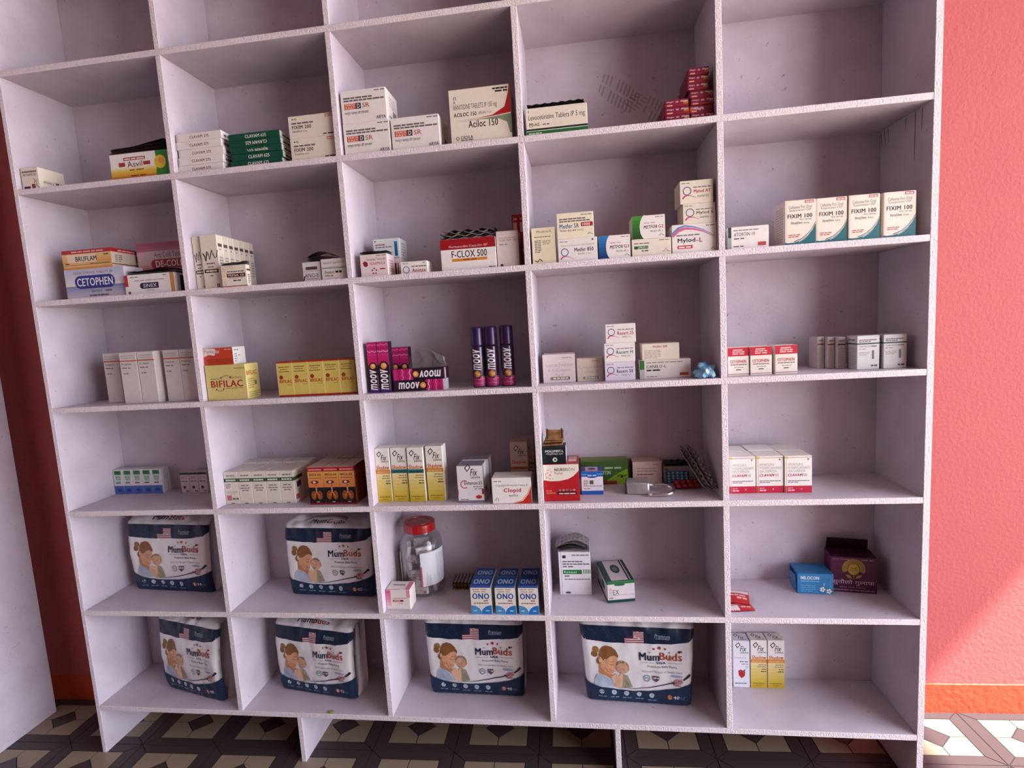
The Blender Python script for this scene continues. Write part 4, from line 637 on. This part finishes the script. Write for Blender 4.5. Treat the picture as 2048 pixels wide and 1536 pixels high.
def pockets(Ls, Ws, fz, nx, ny, r, hh, th=.0007, sg=1):
    vs = []; fs = []
    for i in range(nx):
        for j in range(ny):
            cx = ((i+.5)/nx-.5)*Ls*.94; cy = ((j+.5)/ny-.5)*Ws*.9; k = len(vs); z0 = fz(cx, cy)+(th if sg > 0 else 0)
            for q, (rr_, zz) in enumerate(((1, -.0004), (.85, hh*.7), (.5, hh))):
                for a in range(8): vs.append((cx+r*rr_*math.cos(a*math.pi/4), cy+r*rr_*math.sin(a*math.pi/4), z0+sg*zz))
            for q in range(2):
                for a in range(8): fs.append((k+q*8+a, k+q*8+(a+1) % 8, k+q*8+8+(a+1) % 8, k+q*8+8+a))
            fs.append(tuple(range(k+16, k+24)))
    return vs, fs
foil = lambda c, m=.7: mat('foil_'+c, c, rough=.32, metal=m, var=.25, scale=90)
def strip(label, group, loc, Ls, Ws, fz, cf, cp, nx=5, ny=2, r=.0045, hh=.003, rot=(0, 0, 0), metal=.7, name='blister_strip', pk=True, sg=1):
    o = link(name, mesh(name, *strip_mesh(Ls, Ws, fz), foil(cf, metal)), None, loc); o.rotation_euler = rot
    if pk: link('pockets', mesh('pockets', *pockets(Ls, Ws, fz, nx, ny, r, hh, sg=sg), foil(cp, metal*.6), smooth=True), o)
    return tag(o, label, 'blister strip' if name == 'blister_strip' else 'sachet', group)
def pile(label, group, x0, x1, y, z, Ws, n, step, cf, cp, amp=.0012, lift=None, seed=1, metal=.6, wl=.02, rnd=.003, pk=True, hh=.0022, name='blister_strip'):
    R_ = random.Random(seed)
    for i in range(n):
        ph = R_.uniform(0, 6); a = amp*R_.uniform(.6, 1.2); dx = R_.uniform(-rnd, rnd); Ls = (x1-x0)-2*rnd; up = (lift or (lambda u, i: 0))
        fz = lambda x, yy, ph=ph, a=a, i=i, Ls=Ls: a*(1+math.sin(x/wl*6.28+ph))+up(x/Ls+.5, i)
        lb_ = label+', '+(('lower', 'middle', 'top') if n == 3 else ('lower', 'upper') if n == 2 else ('lowest', 'second', 'third', 'fourth', 'fifth', 'sixth'))[i]+' one'
        strip(lb_, group, ((x0+x1)/2+dx, y+R_.uniform(-rnd, rnd)*.5, z+i*step), Ls, Ws, fz, cf[i % len(cf)], cp, nx=7, ny=2, r=.0042, hh=hh, rot=(0, 0, R_.uniform(-.03, .03)), metal=metal, pk=pk and i == n-1, name=name)
pile('dark brown strip in the fanned pile on the yellow-green carton', 'dark strips on the yellow-green carton', .275, .4465, .047, H1+.0672, .06, 6, .0027, ['3a2622', '241a18', '4a3228', '1c1414'], '2a1c18', .0006, lambda u, i: .0035*i*max(0, u-.15)**1.6, seed=2, metal=.35, wl=.09, rnd=.005)
pile('dark grooved strip lying in the top of the cream green-based carton', 'strips in the cream green-based carton', 1.397, 1.535, .045, H1+.0646, .05, 3, .0042, ['4a4430', '24241c', '3a3626'], '8a7c4c', .0016, seed=4, metal=.25, wl=.02, rnd=.001, hh=.005)
pile('black and silver strip piled on the carton with red tab', 'strips on the red-tabbed carton', .262, .415, .058, H2+.0545, .05, 4, .0028, ['1a1618', '8a8486', '1c1a1c'], '2c2a2a', .001, lambda u, i: .006*math.exp(-((u-.72)/.2)**2)*(i > 1), seed=5, metal=.4, wl=.05)
pile('black strip on the small cream-pink carton', 'black strips on the cream-pink carton', .567, .638, .0125, H2+.0566, .019, 3, .0022, ['16120f', '2a2220'], '1c1614', .0005, lambda u, i: .004*max(0, u-.5)*(i == 2), seed=6, metal=.3, wl=.04, rnd=.001, pk=False)
pile('arched dark green strip on the black-named carton', 'dark green arched strips', .793, .872, .05, H2+.0547, .04, 3, .0045, ['141a18', '2a4a38', '1a1e1c'], '22302a', .0005, lambda u, i: (.012 if i > 1 else .004)*math.sin(math.pi*max(0, min(1, u))), seed=7, metal=.3, wl=.06, pk=False)
pile('black strip on the pinkish carton with crimson emblem', 'black strips on the crimson-emblem carton', .9455, 1.021, .037, H2+.0568, .042, 3, .0028, ['1c1618', '5a5456', '141214'], '2a2426', .0005, seed=8, metal=.4, wl=.06, rnd=.001)
pile('wavy silver and black strip heaped on the red-topped carton', 'wavy silver strips', 1.156, 1.303, .057, H2+.0782, .055, 6, .0036, ['e2d6d0', '5a5250', 'd6cac4', '4a4442'], 'b0a49e', .0026, seed=9, metal=.2, wl=.035, rnd=.006)
for i in range(3):
    bx = box_bm(-.026+.002*i, .026-.001*i, -.022, .02, 0, .0035, .001)
    for v in bx.verts: v.co.z += .005*(v.co.y > 0)*(i == 2)+.002*math.sin(v.co.x*90+i)
    o = link('paper_sachet', bm_mesh('paper_sachet', bx, mat('kraft_sachet', 'a87a4c', rough=.55, var=.35, scale=60, color2='6a4420')), None, (1.4165+.002*i, .052, H4+.1465+i*.0095), .05*i-.05); o.rotation_euler.x = .1+.22*(i == 2)
    for sx in (-1, 1): link('printed_edge', mesh('printed_edge', [(sx*.019-.002, -.0222, .0045), (sx*.019+.002, -.0222, .0045), (sx*.019+.002, .019, .0115 if i == 2 else .007), (sx*.019-.002, .019, .0115 if i == 2 else .007)], [(0, 1, 2, 3)], ink('4a2c14')), o)
    tag(o, 'brown sachet heaped on the black-green carton, '+('lowest', 'middle', 'topmost')[i]+' of three', 'sachet', 'brown sachets on the black-green carton')
pile('black grooved strip on the low grey carton', 'black strips on the low grey carton', 1.714, 1.80, .184, H4+.0435, .03, 3, .0042, ['141012', '6a5e5c', '1a1618'], '221c1c', .0011, seed=10, metal=.3, wl=.019, rnd=.002)
pile('silver strip in the arched heap on the tall green-barred carton', 'silver strips on the green-barred carton', 1.4015, 1.498, .14, H5+.1268, .055, 4, .005, ['a8a0a2', '5a5454', '9a9496', 'b0a8aa'], '8e8688', .0006, lambda u, i: (.004+.004*i)*math.sin(math.pi*max(0, min(1, u))), seed=11, metal=.45, wl=.05, rnd=.006)
for i in range(4):
    strip('gold and maroon strip stacked left of the blue-domed cartons, '+('lowest', 'second', 'third', 'topmost')[i], 'gold strips in a stack', (1.122+.002*(i % 2), .165, H5+.0002+i*.006), .066, .056, lambda x, y: 0, ('8a6a1c', '2a1c14')[i % 2], 'b0a0a0' if i == 3 else 'a88a28', nx=6, ny=5, r=.0042, hh=.004, metal=.5)
# loose strips by the padlock
strip('blue strip with pale tablets propped beside the padlock', 'loose strips by the padlock', (1.7445, .129, H4+.022), .062, .034, lambda x, y: .004*math.cos(x*40), '16405c', '7aa8bc', nx=5, ny=4, r=.0036, hh=.0025, rot=(1.0, 0, -.06), metal=.3)
strip('red strip with round red tablets under the blue strip', 'loose strips by the padlock', (1.764, .105, H4+.009), .07, .034, lambda x, y: .003*math.cos(x*35), '7a1c1c', 'b02a22', nx=4, ny=2, r=.0062, hh=.004, rot=(.38, 0, .12), metal=.25)
strip('dark curled strip to the right of the red strip', 'loose strips by the padlock', (1.797, .142, H4+.0055), .045, .03, lambda x, y: .004*math.sin(x*60), '2c3030', '5a7a70', nx=4, ny=2, r=.004, hh=.003, rot=(.1, 0, .3), metal=.4)
for i in range(4):
    bt = Vector((1.8215-.0075*i, .034+.004*i, H4+.001)); tp = Vector((1.786-.0075*i, .168, H4+.0835-.004*i)); ax = (tp-bt).normalized()
    sd = Vector((0, 0, 1)).cross(ax).normalized(); sd = (sd*.55+Vector((0, 0, 1))*.5); sd = (sd-ax*sd.dot(ax)).normalized(); nn = ax.cross(sd)
    o = strip(f'long silver-black strip leaning back by the divider, {["rightmost", "second from right", "third from right", "leftmost"][i]}', 'leaning long strips', (0, 0, 0), .15, .034, lambda x, y: .0007*math.sin(x*150), ('8a8280', 'd0c8c6', '7a7270', 'd8d0ce')[i], ('c8c0be', '6a6260')[i % 2], nx=9, ny=2, r=.0045, hh=.003, metal=.2)
    c = bt.lerp(tp, .5)+Vector((0, 0, .018)); o.matrix_world = Matrix(((ax.x, sd.x, nn.x, c.x), (ax.y, sd.y, nn.y, c.y), (ax.z, sd.z, nn.z, c.z), (0, 0, 0, 1)))
# padlock lying on its side, shackle open
chrome = mat('dull_chrome', 'd2d0ce', rough=.42, metal=.85, var=.12, scale=120); chrome2 = mat('bright_shackle', 'e2e0de', rough=.24, metal=1, var=.05)
lk = bpy.data.objects.new('padlock', None); COL.objects.link(lk); lk.location = (1.632, .078, H4); lk.rotation_euler.z = math.radians(-8)
link('lock_body', bm_mesh('lock_body', box_bm(-.031, .031, -.024, .024, 0, .033, .005, 3), chrome, True), lk)
link('bumper_rim', bm_mesh('bumper_rim', box_bm(-.032, -.024, -.0245, .0245, .001, .032, .003, 2), mat('dark_rim', '5a5856', rough=.35, metal=.9), True), lk)
P = [(.026, .012, .017), (.045, .012, .017)]+[(.068+.023*math.sin(math.radians(a)), -.011+.023*math.cos(math.radians(a)), .017-.011*(a/180)) for a in range(0, 181, 15)]+[(.05, -.0345, .0055), (.030, -.0352, .0052)]
link('shackle', mesh('shackle', *tube(P, .0049, 12), chrome2, smooth=True), lk)
tag(lk, 'chrome padlock lying open on the shelf beside the dusty pink-white carton', 'padlock')
# clear wrinkled film behind the ointment cartons, and crumpled blue bag
def film(name, label, cat, f, nx, ny, m, loc, cat2=None, th=0):
    vs = [f(i/nx, j/ny) for i in range(nx+1) for j in range(ny+1)]; fs = [(i*(ny+1)+j, (i+1)*(ny+1)+j, (i+1)*(ny+1)+j+1, i*(ny+1)+j+1) for i in range(nx) for j in range(ny)]
    return tag(link(name, mesh(name, vs, fs, m, smooth=True), None, loc), label, cat)
def ff(u, v):
    n = noise.noise(Vector((u*5, v*5, 3.1)))*.010; n2 = noise.noise(Vector((u*4, v*4, 9.7)))*.012
    return (u*.105+n*.7, -.02*math.sin(u*3.1)*v+n2+.02, .112*(v**.8)*(1-.35*(2*u-.9)**2)+n*.8*v+.0015)
film('plastic_wrap', 'crumpled clear plastic wrap behind the lying ointment cartons', 'plastic wrap', ff, 22, 18, clearfilm('clear_wrap', (.96, .95, .96), .10), (1.028, .078, H3))
def crumple(name, label, cat, loc, sx, sy, sz, m, seed, sub=3, amp=.45):
    bm = bmesh.new(); bmesh.ops.create_icosphere(bm, subdivisions=sub, radius=1)
    for v in bm.verts:
        q = v.co.normalized(); k = 1+amp*noise.noise(q*1.9+Vector((seed, 0, 0)))+.3*noise.noise(q*4.5+Vector((0, seed, 0)))
        v.co = Vector((q.x*k*sx, q.y*k*sy, max(0, (q.z*k*.9+.55)*sz)))
    return tag(link(name, bm_mesh(name, bm, m), None, loc), label, cat)
crumple('crumpled_bag', 'crumpled shiny blue plastic bag at the shelf edge by the divider', 'plastic bag', (1.7985, .028, H3), .023, .024, .024, mat('blue_plastic', '9cc8e0', rough=.18, coat=.6, var=.35, scale=50, color2='5f9cc4'), 4.2)
crumple('leaf_scrap', 'tiny green leaf scrap on the bottom shelf edge', 'leaf', (.742, .006, H6), .011, .005, .0035, mat('green_leaf', '8aa04a', rough=.5, var=.4), 7.7, 2, .3)
wrapm = clearfilm('shrink_film', (.95, .95, .97), .07)
def film_box(name, label, x0, x1, y0, y1, z0, z1):
    o = link(name, bm_mesh(name, box_bm(x0, x1, y0, y1, z0, z1, .002), wrapm)); tag(o, label, 'plastic film'); return o
def ff2(u, v):
    n = noise.noise(Vector((u*4, v*4, 1.3)))*.004
    return (.0015+n+.004*v, u*.042, v*.078+n)
film('shrink_film', 'clear film standing at the right of the five green-blue cartons', 'plastic film', ff2, 12, 12, wrapm, (.178, .155, H4+.003))
# red sachets on the fifth shelf
for i, (x, y, rz, lb, u) in enumerate(((1.880, .048, .12, 'lower', 0), (1.8815, .083, -.22, 'upper', 1))):
    sx, sy = (.031, .02) if i == 0 else (.030, .026)
    nx_, ny_ = 10, 6; hz = lambda a, b: .0012+.004*math.cos(a*1.5)*math.cos(b*1.5)+(.004*(b+1)+.002 if u else 0)
    vs = []; fs = []
    for t in (1, 0):
        for p in range(nx_+1):
            for q in range(ny_+1):
                a, b = p/nx_*2-1, q/ny_*2-1; vs.append((a*sx, b*sy, hz(a, b)*(1 if t else .4)+(0 if t else -.0004)+.003*u))
    n = (nx_+1)*(ny_+1)
    for p in range(nx_):
        for q in range(ny_):
            k = p*(ny_+1)+q; fs.append((k, k+ny_+1, k+ny_+2, k+1)); fs.append((n+k+1, n+k+ny_+2, n+k+ny_+1, n+k))
    o = link('medicine_sachet', mesh('medicine_sachet', vs, fs, mat('red_sachet', 'b82a2c', rough=.3, coat=.3, var=.15), smooth=True), None, (x, y, H5+.0008), rz)
    pa = Art(2*sx, 2*sy); pa.rect(.02, .06, .4, .6, 'ddd0ce') if i == 0 else pa.rect(.02, .72, .98, .95, 'd8c8c8'); pa.bars(.5, .3, .9, .42, 'e0b0a8', 2); pa.bars(.1, .5 if i else .7, .85, .6 if i else .78, 'e0b0a8', 3)
    for nm, me in art_meshes(pa, lambda xx, yy, oo: (xx-sx, yy-sy, hz((xx-sx)/sx, (yy-sy)/sy)+.003*u+oo), L=.008): link(nm, me, o)
    tag(o, f'red and white sachet in the right column, {lb} of two', 'sachet', 'red sachets')

# jar of wrapped packets
NJ = 40
def jar_prof(rib):
    return [(.0, .0015), (.05, .0015), (.058, .006), (.0615, .014), (.0615, .118), (.060, .135), (.054, .15), (.047, .158), (.0425, .162), (.0425, .17)]
jv, jf = lathe(jar_prof(0), NJ)
jv = [(x*(1+.03*math.cos(6*math.atan2(y, x))*(z < .03)), y*(1+.03*math.cos(6*math.atan2(y, x))*(z < .03)), z) for x, y, z in jv]
JX, JY = 1.005, .138
jar = link('plastic_jar', mesh('plastic_jar', jv, jf, clearfilm('clear_jar', (.95, .945, .95), .04), smooth=True), None, (JX, JY, H5)); jar.scale = (1.02, 1.02, 1.13)
lv, lf = lathe([(.0, .1875), (.030, .1875), (.0305, .189), (.0355, .189), (.036, .1878), (.042, .1878), (.0445, .186), (.0450, .181), (.0450, .166), (.0435, .165), (.0425, .165)], NJ)
redlid = mat('red_plastic_lid', 'a81c20', rough=.25, coat=.4, var=.05)
lid = link('lid', mesh('lid', lv, lf, redlid, smooth=False), jar)
la = Art(.05, .02); la.text('BEST', .2, .2, .8, .8, 'c86a60', .01)
for nm, me in art_meshes(la, lambda x, y, o: (x-.025, y-.01, .1876+o)): link(nm, me, lid)
lb = Art(.085, .088); lb.rect(0, 0, 1, 1, 'd8d6da'); lb.para(.55, .15, .95, .9, 'a8a4aa', 16, .4); lb.rect(0, 0, .04, .6, 'c84a68')
for nm, me in art_meshes(lb, lambda x, y, o: ((.0622+o)*math.sin(x/.0622+.22), -(.0622+o)*math.cos(x/.0622+.22), .034+y), L=.008): q = link('jar_label', me, jar)
lb = Art(.02, .09); lb.rect(0, 0, 1, 1, 'd8d2b8'); lb.rect(0, 0, .3, 1, 'a8a03c'); lb.rect(0, 0, 1, .2, 'a86a4c')
for nm, me in art_meshes(lb, lambda x, y, o: ((.0622+o)*math.sin(x/.0622-1.25), -(.0622+o)*math.cos(x/.0622-1.25), .028+y), L=.008): q = link('jar_label', me, jar)
tag(jar, 'clear plastic jar with red screw lid full of white packets', 'jar')
R_ = random.Random(12); packm = mat('white_packet', 'e4dedd', rough=.45, var=.25, scale=70, color2='b8b0b0'); pkd = {}
for i in range(24):
    lay, k = divmod(i, 4); ang = k*1.571+lay*.7+R_.uniform(-.2, .2); rr_ = .036
    z = .006+lay*.0235
    bm = box_bm(-.0235, .0235, -.0055, .0055, 0, .0225, .002, 1); bmesh.ops.subdivide_edges(bm, edges=bm.edges[:], cuts=1)
    for v in bm.verts: v.co.y += .003*noise.noise(v.co*70+Vector((i, 0, 0))); v.co.x += .001*math.sin(v.co.z*600)
    o = link('wrapped_packet', bm_mesh('wrapped_packet', bm, packm, False), None, (JX+rr_*math.sin(ang), JY-rr_*math.cos(ang), H5+z), ang)
    pa = Art(.042, .021); pa.bars(.15, .6, .7, .68, '6a6466', 2); pa.bars(.15, .35, .8, .42, '8a8486', 3); pa.rect(.75, .15, .95, .55, 'b8586c') if i % 3 == 0 else pa.rect(.05, .1, .4, .22, 'a8344c')
    for nm, me in art_meshes(pa, lambda x, y, oo: (x-.021, -.0078-oo, y)): link(nm, me, o)
    tag(o, 'white wrapped packet inside the red-lidded jar', 'packet', 'packets in the jar')

# ------------------------------------------------------------------ soft diaper packs
SK = 'd69c76'; SK2 = 'e4b696'; HB = '87582e'
def pack_art(a, size, num, wfac):
    P = lambda x, y: (.5+(x-1172)*.000224/.31, (1180-y)/990)
    R4 = lambda x0, y0, x1, y1, c: a.rect(*P(x0, y1), *P(x1, y0), c)
    PO = lambda pts, c: a.poly([P(*q) for q in pts], c)
    DI = lambda x, y, r, c, ry=None, **k: a.disc(*P(x, y), r*.000224/.31, c, ry=(ry or r)/990, **k)
    TX = lambda s, x0, y0, x1, y1, c, b=.012, it=0, rot=0: a.text(s, *P(x0, y1), *P(x1, y0), c, b, it, rot)
    ST = lambda pts, wd, c, w1=None: a.stroke([P(*q) for q in pts], wd*.000224/.31, c, (w1 if w1 is not None else wd)*.000224/.31)
    PO([(470, 190), (1870, 190), (1870, 300), (1800, 345), (1600, 375), (1172, 385), (800, 385), (520, 365), (470, 300)], '16263f')
    for k in range(26): DI(a.rnd.uniform(490, 1000), a.rnd.uniform(225, 350), 5, '3e5876', n=5)
    R4(1028, 235, 1262, 385, 'd8ccca')
    for k in range(7): R4(1028, 235+k*21.4, 1262, 246+k*21.4, '9a3038')
    R4(1028, 235, 1136, 322, '232844')
    TX('Premium', 1392, 262, 1575, 315, 'aab4c2', .006, .3); ST([(1400, 322), (1570, 322)], 6, '8a96a8')
    # mother and baby picture
    PO([(660, 780), (625, 825), (603, 890), (600, 930), (760, 950), (890, 950), (865, 900), (825, 850), (780, 812), (720, 786)], 'aab4c4'); ST([(700, 800), (780, 850), (840, 930)], 10, '8e9aae', 4)
    DI(658, 478, 40, '8a6a2c'); DI(640, 535, 40, HB)
    PO([(690, 640), (676, 772), (720, 790), (780, 815), (830, 850), (860, 800), (830, 770), (760, 720)], 'b57d58')
    PO([(720, 600), (790, 585), (840, 558), (890, 545), (930, 568), (926, 600), (908, 640), (908, 662), (898, 692), (882, 716), (886, 742), (862, 768), (828, 786), (790, 786), (748, 752), (712, 700), (690, 650), (690, 600)], SK)
    PO([(690, 570), (700, 500), (738, 450), (798, 428), (860, 440), (905, 480), (938, 540), (936, 575), (890, 548), (840, 560), (790, 592), (742, 612), (722, 590), (716, 640), (695, 662), (668, 650), (656, 620), (668, 590)], HB); ST([(740, 470), (800, 450), (870, 480), (915, 540)], 10, '8e6236', 4)
    DI(706, 602, 20, SK2, 32)
    ST([(826, 650), (852, 664), (884, 655)], 7, '4a2c1c', 4); ST([(840, 622), (890, 622)], 7, '6a4428', 3); ST([(812, 715), (834, 740), (862, 738)], 8, '96483c', 4); ST([(898, 655), (904, 690)], 5, 'a87050', 3); ST([(760, 690), (790, 740), (830, 765)], 14, 'b57d58', 5)
    PO([(985, 770), (1045, 790), (1065, 835), (1105, 930), (1000, 950), (960, 930)], '9c9478'); ST([(1010, 850), (1070, 930)], 10, '7e775e', 4)
    DI(985, 686, 84, 'd2a284', 86); PO([(903, 668), (915, 630), (950, 605), (990, 600), (1035, 615), (1066, 660), (1066, 690), (1040, 650), (1000, 632), (950, 636), (922, 658)], '8c6c52')
    ST([(918, 684), (946, 694)], 6, '5a3626'); ST([(976, 706), (1006, 710)], 6, '5a3626'); ST([(926, 742), (952, 754), (972, 746)], 8, '9a4a40', 4); DI(952, 722, 12, 'bf8668'); DI(1058, 700, 14, 'c4926e', 24)
    PO([(830, 825), (868, 790), (900, 768), (925, 782), (938, 808), (960, 765), (984, 782), (978, 850), (966, 945), (890, 950), (852, 890)], SK2)
    for q in (870, 898, 926): ST([(q, 800), (q+18, 870)], 4, 'b57d58', 2)
    # lettering
    TX('Mum', 1205, 492, 1448, 580, '1d2846', .022); TX('Buds', 1455, 480, 1722, 568, 'b24a34', .022)
    for x, y, s in ((1382, 436, 14), (1450, 424, 22), (1520, 434, 14), (1330, 486, 9), (1572, 476, 9)): DI(x, y, s, 'b2443c', n=5)
    DI(1690, 468, 15, '26223a', n=10); DI(1714, 464, 13, 'b2443c', n=10)
    TX('USA', 1415, 588, 1525, 617, '2a3046', .03); ST([(1212, 606), (1385, 606)], 5, '9a969c'); ST([(1555, 600), (1728, 600)], 5, 'b48a86')
    TX('Premium Baby Pants', 1302, 638, 1664, 674, '55545e', .008); TX('Stars and Stripes of Gentle Care', 1235, 702, 1730, 736, '8a888e', 0)
    DI(1290, 806, 42, '4a6e8e', n=20, r0=34*.000224/.31); ST([(1268, 815), (1290, 795), (1312, 815)], 8, '4a6e8e'); PO([(1365, 770), (1447, 770), (1447, 815), (1406, 850), (1365, 815)], '5e4a52'); a.bars(*P(1372, 808), *P(1440, 788), 'd8d0d0', 2)
    DI(1665, 762, 75, '9aa4c0', 14); PO([(1615, 850), (1660, 800), (1730, 795), (1745, 840), (1700, 870), (1640, 880)], 'c08a8a'); ST([(1630, 860), (1690, 815), (1735, 830)], 12, '8a3038'); ST([(1600, 835), (1650, 880), (1720, 878)], 9, '3a3a5c')
    ST([(910, 952), (1150, 945), (1350, 915), (1560, 868), (1640, 845)], 4, '22243c', 14); ST([(1745, 808), (1790, 780), (1828, 748)], 16, '22243c', 30)
    PO([(480, 885), (575, 915), (700, 950), (900, 976), (1100, 982), (1300, 972), (1500, 946), (1700, 905), (1868, 850), (1868, 1178), (480, 1178)], '182e4c')
    for x, y in ((692, 1015), (856, 1020), (1020, 1025), (1185, 1030), (1350, 1037)): DI(x, y, 34, 'b8c2cc', n=14); DI(x, y, 14, '8a9ab0', n=8); a.bars(*P(x-50, y+65), *P(x+60, y+55), '8a9ab0', 2)
    DI(1585, 1036, 32, 'b86a3c', n=14); TX(size, 1572, 1018, 1598, 1054, 'e8dcd0', .03); TX(num, 1628, 1014, 1700, 1056, 'd4d8e0', .03); TX('PCS', 1712, 1028, 1772, 1054, '7a8aa4', .01)
def make_pack(label, cx, cy, z, yaw, Wd, Dp, hs, size, num, seed, flare=.06):
    # profile around the bag: front bottom, front, shoulder, ridge, back; (y, z)
    prof = [(.010, .0), (.002, .005), (-.004, .03), (-.008, .08), (-.008, .13), (-.004, .175), (.000, .212), (.004, .2265), (.016, .2345), (.035*Dp/.09, .2405), (.058*Dp/.09, .2445), (.080*Dp/.09, .243), (.086*Dp/.09, .2), (.09*Dp/.09, .12), (.09*Dp/.09, .03), (.085*Dp/.09, .004), (.075*Dp/.09, .0)]
    prof = [(y, zz*hs) for y, zz in prof]
    S = [0]
    for p, q in zip(prof, prof[1:]): S.append(S[-1]+math.hypot(q[0]-p[0], q[1]-p[1]))
    def pr(s):
        s = max(0, min(S[-1], s))
        for i in range(len(S)-1):
            if s <= S[i+1]:
                t = (s-S[i])/(S[i+1]-S[i]); p0, p1, p2, p3 = prof[max(0, i-1)], prof[i], prof[i+1], prof[min(len(prof)-1, i+2)]
                f = lambda k: .5*((2*p1[k])+(-p0[k]+p2[k])*t+(2*p0[k]-5*p1[k]+4*p2[k]-p3[k])*t*t+(-p0[k]+3*p1[k]-3*p2[k]+p3[k])*t**3)
                return f(0), max(0, f(1))
        return prof[-1]
    ymid = .042*Dp/.09
    def surf(x, s, off=0):      # x in -.5...5 of the width
        y, zz = pr(s); q = abs(2*x); e = max(0, (q-.88)/.12); rnd_ = 1-math.sqrt(max(0, 1-e*e))
        yy = ymid+(y-ymid)*(1-.3*rnd_)
        k = zz/.245; wd = Wd*(1+flare*(k-.5)); zz2 = zz-.004*rnd_*max(0, min(1, (k-.8)*6))
        nn = noise.noise(Vector((x*7, zz*22, seed)))*.0035+noise.noise(Vector((x*17, zz*45, seed+5)))*.0016
        top = max(0, (zz/hs-.19)/.05)
        nn += top*noise.noise(Vector((x*9+3, y*60, seed+9)))*.009
        sgn = -1 if y < ymid else 1
        return Vector((x*wd, yy+sgn*nn*(zz > .004), max(0, zz2+(top*nn*.8))))
    def sn(x, s, off):
        p = surf(x, s); a = surf(min(.5, x+.004), s)-surf(max(-.5, x-.004), s); b = surf(x, s+.002)-surf(x, max(0, s-.002))
        n_ = a.cross(b)
        if n_.length < 1e-12: n_ = Vector((0, -1, 0))
        return tuple(p+n_.normalized()*(off*1.6+.0003))
    nu, ns = 48, 56
    vs = [tuple(surf(i/nu-.5, S[-1]*j/ns)) for i in range(nu+1) for j in range(ns+1)]
    fs = [(i*(ns+1)+j, (i+1)*(ns+1)+j, (i+1)*(ns+1)+j+1, i*(ns+1)+j+1) for i in range(nu) for j in range(ns)]
    for i in range(nu): fs.append((i*(ns+1)+ns, (i+1)*(ns+1)+ns, (i+1)*(ns+1), i*(ns+1)))
    # side gussets: close the two ends with an inward-folded middle
    for e, i in ((-1, 0), (1, nu)):
        ring = [i*(ns+1)+j for j in range(ns+1)]; c = Vector((0, 0, 0))
        for k in ring: c += Vector(vs[k])
        c /= len(ring); mid = []
        for k in ring:
            p = Vector(vs[k]); q = c.lerp(p, .45); mid.append(len(vs)); vs.append((q.x+e*.003, q.y, q.z))
        ci = len(vs); vs.append((c.x-e*.002, c.y, c.z)); n_ = len(ring)
        for j in range(n_):
            j2 = (j+1) % n_; f1 = (ring[j], ring[j2], mid[j2], mid[j]); f2 = (mid[j], mid[j2], ci)
            fs += [f1, f2] if e > 0 else [f1[::-1], f2[::-1]]
    o = link('diaper_pack', mesh('diaper_pack', vs, fs, mat('white_pack_film', 'ece7e6', rough=.3, coat=.25, var=.05, scale=20), smooth=True), None, (cx, cy, z), yaw)
    a = Art(.31, .2225*hs); a.rnd = random.Random(seed); pack_art(a, size, num, 1)
    for nm, me in art_meshes(a, lambda x, y, off: sn(max(-.5, min(.5, x/.31-.5)), y+.004, off), L=.009): link(nm, me, o)
    # the name again on the folded top, and the white carry handle
    b = Art(.31, .05*hs); b.text('Mum', .30, .25, .48, .7, '2a2c40', .022); b.text('Buds', .5, .25, .7, .7, 'a84a3c', .022)
    for nm, me in art_meshes(b, lambda x, y, off: sn(x/.31-.5, y+.232*hs, off), L=.009): link(nm, me, o)
    hv = [surf(-.28+.5*i/12, .262*hs)+Vector((0, 0, .0015+.010*math.sin(math.pi*i/12)**.6)) for i in range(13)]
    hvs = []; hfs = []
    for i, p in enumerate(hv):
        wv = .011; hvs += [(p.x, p.y-wv, p.z-.003), (p.x, p.y+wv, p.z), (p.x, p.y+wv, p.z-.0012), (p.x, p.y-wv, p.z-.0042)]
    for i in range(12):
        for k in range(4): hfs.append((i*4+k, i*4+(k+1) % 4, i*4+4+(k+1) % 4, i*4+4+k))
    link('carry_handle', mesh('carry_handle', hvs, hfs, mat('white_handle_film', 'd2cccb', rough=.35, var=.08), smooth=True), o)
    return tag(o, label, 'diaper pack', 'printed diaper packs')
R_d = math.radians
make_pack('navy and white diaper pack in the leftmost cell, fifth shelf', .196, .119, H5, R_d(-4), .290, .072, .98, 'L', '44', 1.1)
make_pack('navy and white diaper pack on the fifth shelf, left of the jar cell', .733, .096, H5, R_d(-3.2), .272, .085, .94, 'S', '42', 2.3)
make_pack('navy and white diaper pack turned right, leftmost on the bottom shelf', .270, .060, H6, R_d(-14), .245, .10, 1.04, 'M', '48', 3.7)
make_pack('navy and white diaper pack on the bottom shelf, second from left, right side showing', .663, .078, H6, R_d(-9), .268, .09, .95, 'S', '42', 4.9)
make_pack('navy and white diaper pack on the bottom shelf, third from left', 1.151, .096, H6, R_d(-1.2), .285, .09, .99, 'M', '48', 5.3)
make_pack('navy and white diaper pack on the bottom shelf, rightmost and largest', 1.614, .082, H6, R_d(-3.2), .297, .10, 1.02, 'L', '40', 6.1, .1)
